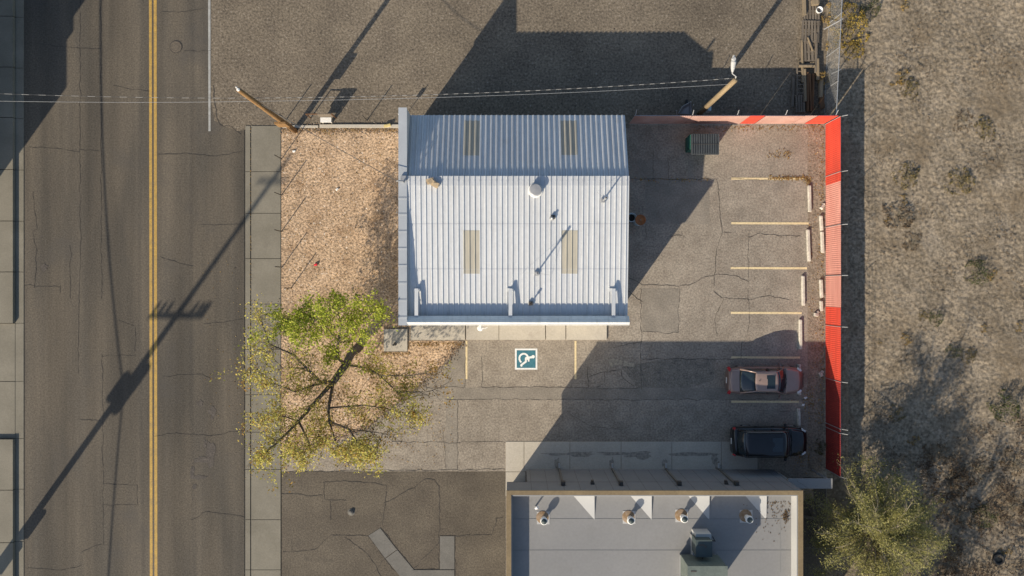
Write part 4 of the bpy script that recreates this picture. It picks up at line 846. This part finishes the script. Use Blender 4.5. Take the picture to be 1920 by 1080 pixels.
# ------------------------------------------------------------------ lumber and pallets
def pallet(px, py, lx, ly, ns, m, rz, z, label):
    p = G(px, py, z); t = thing('pallet', (p.x, p.y, z), label, 'pallet', 'stacked pallets by the wire fence'); b = MB()
    mm = Matrix.Rotation(rz, 3, 'Z')
    for i in range(ns):
        o = mm @ Vector((-lx / 2 + lx * (i + .5) / ns, 0, .11)); b.box(p + o, (lx / ns * .68, ly, .022), (0, 0, rz))
    b.build('deck_boards', m, t); b = MB()
    for k in (-1, 0, 1): b.box(p + mm @ Vector((0, k * (ly / 2 - .05), .05)), (lx, .09, .095), (0, 0, rz))
    b.build('stringers', m, t)
    return t
pallet(1520, 22, 1.05, 1.5, 6, M['greyw'], .02, .12, 'grey wooden pallet at the top of the lumber pile')
pallet(1518, 60, 1.15, 1.35, 6, M['greyw'], -.03, .18, 'grey wooden pallet second from the top of the lumber pile')
pallet(1515, 98, 1.10, 1.2, 5, M['greyw'], .03, .14, 'grey wooden pallet above the crossing boards')
pallet(1499, 195, .62, 1.1, 4, M['greyw'], .02, .10, 'narrow grey pallet at the bottom of the lumber pile')
# ladder
p = G(1500, 150, .2); t = thing('ladder', (p.x, p.y, 0), 'short grey wooden ladder lying on the lumber pile', 'ladder'); b = MB()
for s_ in (-.2, .2): b.bbox((p.x + s_ - .03, p.y - .95, .22), (p.x + s_ + .03, p.y + .95, .28))
b.build('rail', M['greyw'], t); b = MB()
for i in range(7): b.bbox((p.x - .17, p.y - .85 + i * .27, .23), (p.x + .17, p.y - .80 + i * .27, .265))
b.build('rung', M['greyw'], t)
LU = [(1504, 115, .10, 2.6, .12, .26, 'tanw', .02, 'long tan plank on the left edge of the lumber pile'), (1530, 100, .10, 2.4, .12, .3, 'greyw', -.03, 'grey plank on the right edge of the lumber pile'), (1513, 124, .95, .12, .12, .34, 'tanw', .0, 'tan board lying across the lumber pile, upper of two'), (1513, 121, .9, .1, .1, .22, 'greyw', .06, 'grey board lying across the lumber pile, lower of two'),
      (1509, 160, .14, 2.0, .14, .25, 'tanw', .02, 'tan beam beside the grey ladder'), (1514, 172, .13, 2.4, .14, .2, 'brownw', .0, 'brown beam next to the tan beam'), (1519, 174, .12, 2.3, .14, .22, 'brownw', .03, 'brown beam in the middle of the brown row'), (1524, 172, .12, 2.2, .14, .2, 'brownw', -.02, 'brown beam at the right of the brown row'),
      (1533, 130, .16, 1.3, .14, .3, 'tanw', .02, 'short tan beam beside the straw tuft'), (1539, 160, .22, 1.5, .2, .2, 'tanw', -.04, 'thick tan timber below the straw tuft'), (1487, 172, .16, 1.9, .06, .1, 'greyw', -.05, 'grey board leaning at the left foot of the pile'), (1508, 10, .2, 1.2, .08, .35, 'tanw', .03, 'wide tan plank at the top edge of the photo'), (1528, 5, .4, .3, .2, .4, 'tanw', .1, 'short tan offcut at the top edge of the photo'), (1541, 190, .3, .9, .1, .12, 'brownw', .05, 'brown board at the bottom of the lumber pile'),
      (1519, 83, .07, .9, .05, .36, 'tanw', .35, 'thin pale stick lying slanted on a pallet')]
for x, y, lx, ly, lz, z, m, rz, l in LU:
    p = G(x, y, z); b = MB(); b.box((p.x, p.y, z), (lx, ly, lz), (0, 0, rz)); b.box((p.x + .01, p.y, z + lz / 2 + .006), (lx * .7, ly * .93, .012), (0, 0, rz + .004)); tag(b.build('timber', M[m]), l, 'timber', 'timbers in the lumber pile')
p = G(1537, 18, .4); b = MB(); b.lathe((p.x, p.y, .01), [(.16, 0), (.2, .38), (.21, .4), (.18, .4), (.15, .1)], 16); tag(b.build('bucket', M['white'], None, True), 'white bucket beside the top pallet', 'bucket')

# ------------------------------------------------------------------ vegetation
def grow(bm, tips, p, d, L, r, depth, droop, rnd):
    pts = [p]; rr = [r]; n = 4; q = p.copy(); dd = d.normalized()
    for i in range(n):
        dd = (dd + Vector((rnd.gauss(0, .22), rnd.gauss(0, .22), rnd.gauss(0, .14) - droop))).normalized(); q = q + dd * (L / n)
        if q.z < .6: q.z = .6
        pts.append(q.copy()); rr.append(r * (1 - .7 * (i + 1) / n))
    bm.tube(pts, rr, 5 if r < .05 else 8, False); 
    for k in pts[2:]: tips.append(k)
    if depth > 0:
        for i in range(rnd.randint(2, 4)):
            k = rnd.randint(1, n); nd = (dd + Vector((rnd.gauss(0, .75), rnd.gauss(0, .75), rnd.gauss(.1, .4)))).normalized()
            grow(bm, tips, pts[k], nd, L * rnd.uniform(.5, .75), rr[k] * .75, depth - 1, droop, rnd)
rnd = random.Random(11)
tr = thing('tree', W(668, 660), 'leaning tree with sparse yellow green autumn crown in front of the metal building', 'tree')
bm = MB()
trunk = [W(672, 652, 0), W(664, 660, .7), G(648, 684, 1.4), G(625, 716, 2.3)]
bm.tube(trunk, [.30, .25, .23, .20], 12)
LIMBS = [([trunk[3], G(590, 755, 2.9), G(560, 790, 3.6), G(520, 830, 4.4), G(495, 850, 5.0)], .13, 'y'), ([trunk[3], G(616, 765, 2.9), G(617, 790, 3.4), G(655, 805, 3.9), G(670, 830, 4.3), G(690, 838, 4.7)], .10, 'y'),
         ([trunk[3], G(600, 715, 2.9), G(575, 690, 3.4), G(550, 665, 4.0), G(505, 645, 4.6), G(490, 600, 5.0)], .10, 'm'), ([trunk[2], G(632, 670, 2.2), G(634, 640, 2.9), G(640, 610, 3.6), G(630, 565, 4.4)], .11, 'g'), ([G(634, 640, 2.9), G(670, 610, 3.8), G(700, 585, 4.4)], .06, 'g'), ([G(634, 640, 2.9), G(600, 600, 3.9), G(560, 590, 4.6), G(530, 610, 4.8)], .06, 'g'),
         ([trunk[2], G(690, 690, 2.2), G(712, 704, 2.8), G(760, 705, 3.6), G(800, 700, 4.2)], .07, 'y'), ([G(712, 704, 2.8), G(745, 735, 3.6), G(800, 735, 4.2), G(822, 728, 4.4)], .05, 'y'), ([G(616, 765, 2.9), G(680, 760, 3.5), G(720, 765, 4.0), G(765, 775, 4.4)], .06, 'o'),
         ([trunk[3], G(588, 722, 2.8), G(555, 735, 3.5), G(515, 720, 4.2), G(482, 690, 4.8)], .07, 'o'), ([G(560, 790, 3.6), G(580, 830, 4.2), G(570, 850, 4.8)], .07, 'y'), ([G(617, 790, 3.4), G(630, 830, 4.2), G(650, 848, 4.6)], .06, 'y'), ([G(560, 790, 3.6), G(530, 780, 4.3), G(490, 790, 5.0)], .05, 'o'), ([G(655, 805, 3.9), G(700, 810, 4.4), G(735, 815, 4.7)], .045, 'o'), ([G(550, 665, 4.0), G(570, 630, 4.4), G(590, 600, 4.9)], .05, 'g'), ([G(575, 690, 3.4), G(530, 690, 4.2), G(500, 660, 4.9)], .045, 'm')]
tip = {'g': [], 'y': [], 'o': [], 'm': []}
for pts, r, kk in LIMBS:
    bm.tube(pts, [r * (1 - .75 * i / (len(pts) - 1)) for i in range(len(pts))], 8)
    for i in range(1, len(pts)):
        for _ in range(7 if i < len(pts) - 1 else 10):
            p = pts[i - 1].lerp(pts[i], rnd.uniform(.4, 1)); d = (pts[i] - pts[i - 1]).normalized() + Vector((rnd.gauss(0, .8), rnd.gauss(0, .8), rnd.gauss(.15, .35)))
            grow(bm, tip[kk], p, d, rnd.uniform(.7, 1.5), .011 + r * .07, 1, -.01, rnd)
bm.build('trunk', M['bark'], tr, True)
def leaves(tips, dens, spread, size, rnd, drop):
    b = MB()
    for p in tips:
        if noise.noise((p.x * .55, p.y * .55, p.z * .3)) < drop: continue
        for _ in range(int(dens * rnd.uniform(.3, 1.7))): b.leaf(p + Vector((rnd.gauss(0, spread), rnd.gauss(0, spread), rnd.gauss(0, spread * .7))), size * rnd.uniform(.6, 1.3), .55)
    return b
random.seed(5)
leaves(tip['g'], 9, .16, .15, rnd, -.30).build('crown', LG, tr)
by = leaves(tip['y'], 5.5, .17, .14, rnd, -.15); bm2 = leaves(tip['m'], 3, .17, .14, rnd, -.2); by.add(bm2.v, bm2.f); by.build('crown', LY, tr)
leaves(tip['o'], 4, .17, .14, rnd, -.15).build('crown', LO if False else LY, tr)
leaves([t_ for t_ in tip['o'] + tip['y'] if rnd.random() < .18], 7, .14, .135, rnd, -.4).build('crown', LO, tr)

def willow(name, base, top, R0, nb, label, lm, seed, ztop, leafn=20, drop=True):
    rd = random.Random(seed); t = thing(name, base, label, 'tree'); bm = MB(); tips = []
    base = Vector(base); top = Vector(top)
    bm.tube([base, base.lerp(top, .5) + Vector((.1, .05, 0)), top], [.28, .22, .16], 10)
    for i in range(nb):
        a = 2 * math.pi * i / nb + rd.gauss(0, .2); el = rd.uniform(.1, 1.2); L = R0 * rd.uniform(.55, 1.05)
        d = Vector((math.cos(a) * math.cos(el), math.sin(a) * math.cos(el), math.sin(el))); p = base.lerp(top, rd.uniform(.55, 1)); pts = [p]; n = 6
        for k in range(n):
            d = (d + Vector((rd.gauss(0, .12), rd.gauss(0, .12), -.13 + rd.gauss(0, .08)))).normalized(); p = p + d * L / n; p.z = max(p.z, 1.0); pts.append(p.copy())
        bm.tube(pts, [.06 * (1 - .85 * k / n) for k in range(n + 1)], 5, False)
        for k in range(2, n + 1):
            for _ in range(4):
                q = pts[k - 1].lerp(pts[k], rd.random()); dd = (d + Vector((rd.gauss(0, .6), rd.gauss(0, .6), rd.gauss(0, .35)))).normalized(); q2 = q + dd * rd.uniform(.4, .9) + Vector((0, 0, -.1)); bm.tube([q, q.lerp(q2, .5) + Vector((0, 0, .05)), q2], [.014, .01, .004], 4, False); tips += [q.lerp(q2, f) for f in (.3, .6, 1)]
    bm.build('trunk', M['barkp'], t, True); b = MB(); random.seed(seed)
    for p in tips:
        if drop and noise.noise((p.x * 1.3, p.y * 1.3, p.z * .8)) < -.08: continue
        for _ in range(int(leafn * rd.uniform(.3, 1.6))): b.leaf(p + Vector((rd.gauss(0, .21), rd.gauss(0, .21), rd.gauss(0, .16))), .125 * rd.uniform(.6, 1.3), .33)
    b.build('crown', lm, t); return t
willow('tree', W(1596, 965), W(1596, 965, 3.2) + Vector((.1, -.1, 0)), 4.3, 56, 'bushy olive green tree beside the alley in the lower right', LW, 3, 7, 24)
willow('tree', W(1650, 1190), W(1650, 1190, 5.0), 4.2, 34, 'olive tree south of the vacant lot below the tyre', LW, 9, 8, 8)
willow('tree', W(1560, 1190), W(1560, 1190, 5.0), 3.8, 30, 'olive tree south of the alley', LW, 21, 8, 8)
willow('tree', W(1840, 1220), W(1840, 1220, 4.5), 3.6, 30, 'olive tree at the far southeast of the vacant lot', LW, 33, 8, 8)

# weed clumps
def clump_mesh(n, rad, hgt, leafsize, seed, wide=.35):
    rd = random.Random(seed); random.seed(seed); b = MB()
    for i in range(int(n * 1.8)):
        a = rd.uniform(0, 6.283); r = rad * math.sqrt(rd.random()) * (1 + .5 * noise.noise((math.cos(a) * 1.3, math.sin(a) * 1.3, seed)))
        if noise.noise((math.cos(a) * r * 3, math.sin(a) * r * 3, seed * 1.7)) < .0: continue
        z = hgt * rd.random() * max(.15, 1 - (r / rad) ** 2); b.leaf((r * math.cos(a), r * math.sin(a), .06 + z), leafsize * rd.uniform(.5, 1.4), wide, .8)
    return b
def stems(n, rad, hgt, seed):
    rd = random.Random(seed); b = MB()
    for i in range(n):
        a = rd.uniform(0, 6.283); r = rad * rd.uniform(.4, .95); b.tube([(0, 0, 0), (r * .4 * math.cos(a), r * .4 * math.sin(a), hgt * .6), (r * math.cos(a), r * math.sin(a), hgt * rd.uniform(.4, 1))], [.012, .009, .004], 4, False)
    return b
kinds = {'ochre': (LD, 260, .6, .35, .14), 'olive': (LV, 420, .85, .40, .13), 'brown': (LB, 420, .9, .45, .13), 'dark': (LK, 520, .95, .7, .13), 'yellow': (LYS, 1500, 1.25, .9, .14), 'straw': (LD, 420, .42, .5, .22), 'mix': (LV, 300, .7, .3, .12)}
proto = {}
def clump(kind, px, py, sc, label):
    lm, n, rad, hg, ls = kinds[kind]; p = G(px, py, .1); loc = Vector((p.x, p.y, .05))
    if kind in proto:
        q = dup(proto[kind], loc, random.uniform(0, 6), label, sc); q.scale = (sc * random.uniform(.75, 1.35), sc * random.uniform(.65, 1.15), sc * random.uniform(.7, 1.2)); return q
    t = thing('weed_clump', loc, label, 'weed', 'weed clumps on the vacant lot')
    for mb, nm, m in ((stems(18, rad, hg, 3), 'stem', M['barkp']), (clump_mesh(n, rad, hg, ls, hash_[kind], .22 if kind == 'straw' else .35), 'foliage', lm)):
        o = mb.build(nm, m); o.parent = t
    t.scale = (sc, sc, sc); proto[kind] = t; return t
hash_ = {k: i + 2 for i, k in enumerate(kinds)}
for a in [('yellow', 1592, 50, 1.05, 'large yellow shrub straddling the wire fence at the top'), ('ochre', 1560, 80, 1.0, 'dry ochre weeds between lumber pile and wire fence'), ('ochre', 1556, 25, 1.1, 'dry ochre weeds beside the white bucket'), ('yellow', 1600, 95, .6, 'yellow shrub just below the largest yellow shrub'),
          ('straw', 1542, 146, 1.0, 'pale straw tuft lying on the lumber pile'), ('brown', 1535, 208, .6, 'brown weeds at the foot of the lumber pile'), ('dark', 1538, 838, .5, 'dark weed at the red fence foot in front of the black car'), ('dark', 1632, 14, .8, 'dark shaded shrub at the top edge right of the yellow shrub'), ('ochre', 1695, 8, .8, 'ochre weed clump at the top edge of the vacant lot'),
          ('ochre', 1690, 145, 1.0, 'ochre weed clump in the upper vacant lot'), ('olive', 1705, 165, .8, 'olive weeds just right of the upper ochre clump'), ('olive', 1845, 240, .9, 'olive weed clump at the right side of the upper lot'), ('brown', 1805, 225, .7, 'brown weed clump left of the right side olive clump'), ('olive', 1700, 330, .9, 'olive weed clump in the middle of the vacant lot'), ('olive', 1800, 340, 1.0, 'wide olive weed clump right of the middle clump'), ('ochre', 1695, 375, .5, 'small ochre weed tuft below the middle clump'),
          ('brown', 1685, 405, .9, 'brown brush heap opposite the pink fence panels'), ('ochre', 1665, 412, .5, 'small ochre tuft left of the brown brush heap'), ('brown', 1710, 455, .7, 'brown weed patch below the brush heap'), ('dark', 1835, 512, 1.15, 'dark green bush at the right middle of the vacant lot'), ('ochre', 1862, 515, .6, 'ochre tuft on the right edge of the dark bush'),
          ('dark', 1755, 595, .6, 'dark green weed in the tree shadow streaks'), ('olive', 1730, 590, .5, 'olive weed left of the dark green shaded weed'), ('ochre', 1698, 635, .75, 'ochre weed clump at the left of the tree shadow'), ('ochre', 1650, 642, .45, 'small ochre tuft near the red fence shadow'), ('dark', 1790, 658, .55, 'small dark green weed right of the tree shadow'), ('olive', 1818, 668, .6, 'olive weed next to the small dark green weed'), ('ochre', 1845, 615, .5, 'small ochre tuft above the right shadow'), ('dark', 1880, 760, 1.3, 'broad dark green bush at the right edge'), ('ochre', 1912, 612, .5, 'ochre tuft at the right photo edge'),
          ('ochre', 1715, 825, .7, 'ochre weeds above the olive tree'), ('mix', 1680, 775, .8, 'mixed dry weeds beside the fence shadow lower down'), ('brown', 1780, 900, 1.3, 'brown bramble right of the olive tree'), ('brown', 1830, 880, 1.1, 'brown bramble in the lower right of the lot'), ('brown', 1800, 960, 1.3, 'brown bramble below the other brambles'), ('dark', 1850, 968, .8, 'green weed among the brambles'), ('brown', 1900, 870, 1.1, 'brown bramble at the lower right edge'), ('brown', 1760, 850, .8, 'brown weeds above the brambles'), ('dark', 1718, 1000, .6, 'bright dark green weed at the foot of the olive tree'), ('brown', 1895, 950, 1.0, 'brown bramble above the tyre'), ('brown', 1780, 1050, 1.0, 'brown weeds left of the tyre'), ('ochre', 1888, 1035, .5, 'small ochre weed touching the tyre')]:
    clump(*a)
# sparse low weeds and fallen leaves: one uncountable mass each
random.seed(31); b = MB(); rd = random.Random(4)
for i in range(20000):
    px, py = rd.uniform(1625, 1960), rd.uniform(-40, 1120); d = noise.fractal((px * .012, py * .012, 2), 1, 2, 3)
    if rd.random() > .06 + d * 1.5: continue
    p = G(px, py, .1); b.leaf((p.x, p.y, .10 + rd.random() * .08), rd.uniform(.06, .17), .3, .7)
for i in range(900):
    p = W(rd.uniform(1552, 1622), rd.uniform(-20, 890)); b.leaf((p.x, p.y, .09 + rd.random() * .07), rd.uniform(.06, .14), .3, .7)
o = b.build('ground_cover', LB); o['kind'] = 'stuff'
b = MB()
for i in range(38000):
    px, py = rd.uniform(1600, 1990), rd.uniform(770, 1130)
    d = noise.fractal((px * .018, py * .018, 7), 1, 2, 4) + .25 * (px - 1760) / 160 * (1 if px < 1760 else 0) - max(0, (860 - py) / 160)
    if rd.random() > .22 + d * 1.3: continue
    p = G(px, py, .2); b.leaf((p.x, p.y, .08 + rd.random() * .28), rd.uniform(.08, .24), .22, .8)
o = b.build('dry_brush', leafmat('dry brush twigs', [(.075, .048, .034), (.13, .082, .052), (.05, .036, .027), (.20, .135, .08), (.10, .065, .045)])); o['kind'] = 'stuff'
b = MB()
def scatter(n, fx, fy, z=.03, s=(.05, .11)):
    for i in range(n):
        p = W(fx(), fy()); b.leaf((p.x, p.y, z + rd.random() * .02), rd.uniform(*s), .7, .2)
G_ = rd.gauss; U = rd.uniform
scatter(190, lambda: U(1440, 1512), lambda: 334 + G_(0, 2.2), .03, (.06, .13)); scatter(90, lambda: 1515 + G_(0, 4), lambda: 338 + G_(0, 5)); scatter(40, lambda: 1453 + G_(0, 6), lambda: 292 + G_(0, 4)); scatter(40, lambda: 1477 + G_(0, 5), lambda: 290 + G_(0, 4))
scatter(380, lambda: 1541 + G_(0, 3), lambda: U(235, 800)); scatter(120, lambda: U(1515, 1540), lambda: U(235, 800)); scatter(120, lambda: 1515 + G_(0, 8), lambda: 750 + G_(0, 14)); scatter(200, lambda: U(1300, 1545), lambda: 236 + abs(G_(0, 5)))
scatter(160, lambda: 470.6 + G_(0, .7), lambda: U(240, 890), .05, (.04, .08)); scatter(320, lambda: U(530, 745), lambda: 242 + abs(G_(0, 4)), .03); scatter(700, lambda: U(530, 745), lambda: U(244, 640), .03); scatter(900, lambda: U(530, 850), lambda: U(600, 840), .03); scatter(200, lambda: U(765, 870), lambda: 642 + abs(G_(0, 5)), .03)
scatter(120, lambda: U(715, 770), lambda: 661 + abs(G_(0, 4)), .03); scatter(260, lambda: U(460, 526), lambda: U(560, 900), .055, (.04, .09)); scatter(80, lambda: U(1185, 1330), lambda: 337 + G_(0, 2)); scatter(260, lambda: U(530, 820), lambda: U(760, 882), .02, (.04, .09)); scatter(50, lambda: U(380, 455), lambda: U(480, 780), .015, (.05, .09)); scatter(120, lambda: 1502 + G_(0, 10), lambda: 855 + G_(0, 12))
b2 = MB()
for (xa_, ya_), (xb_, yb_) in (((871, 639), (812, 702)), ((812, 702), (690, 800)), ((690, 800), (527, 855)), ((528, 241), (770, 241))):
    for i in range(int(math.hypot(xb_ - xa_, yb_ - ya_) * 2.4)):
        u_ = random.random(); p = W(xa_ + (xb_ - xa_) * u_ + G_(0, 5), ya_ + (yb_ - ya_) * u_ + G_(0, 5)); b2.box((p.x, p.y, .055 if p.x < -14.4 else .028), [rd.uniform(.03, .07), rd.uniform(.03, .07), .03], (0, 0, rd.uniform(0, 3)))
o = b2.build('loose_gravel', leafmat('loose stones', [(.40, .29, .19), (.30, .21, .14), (.55, .46, .36), (.20, .15, .11)])); o['kind'] = 'stuff'
o = b.build('fallen_leaves', LF); o['kind'] = 'stuff'
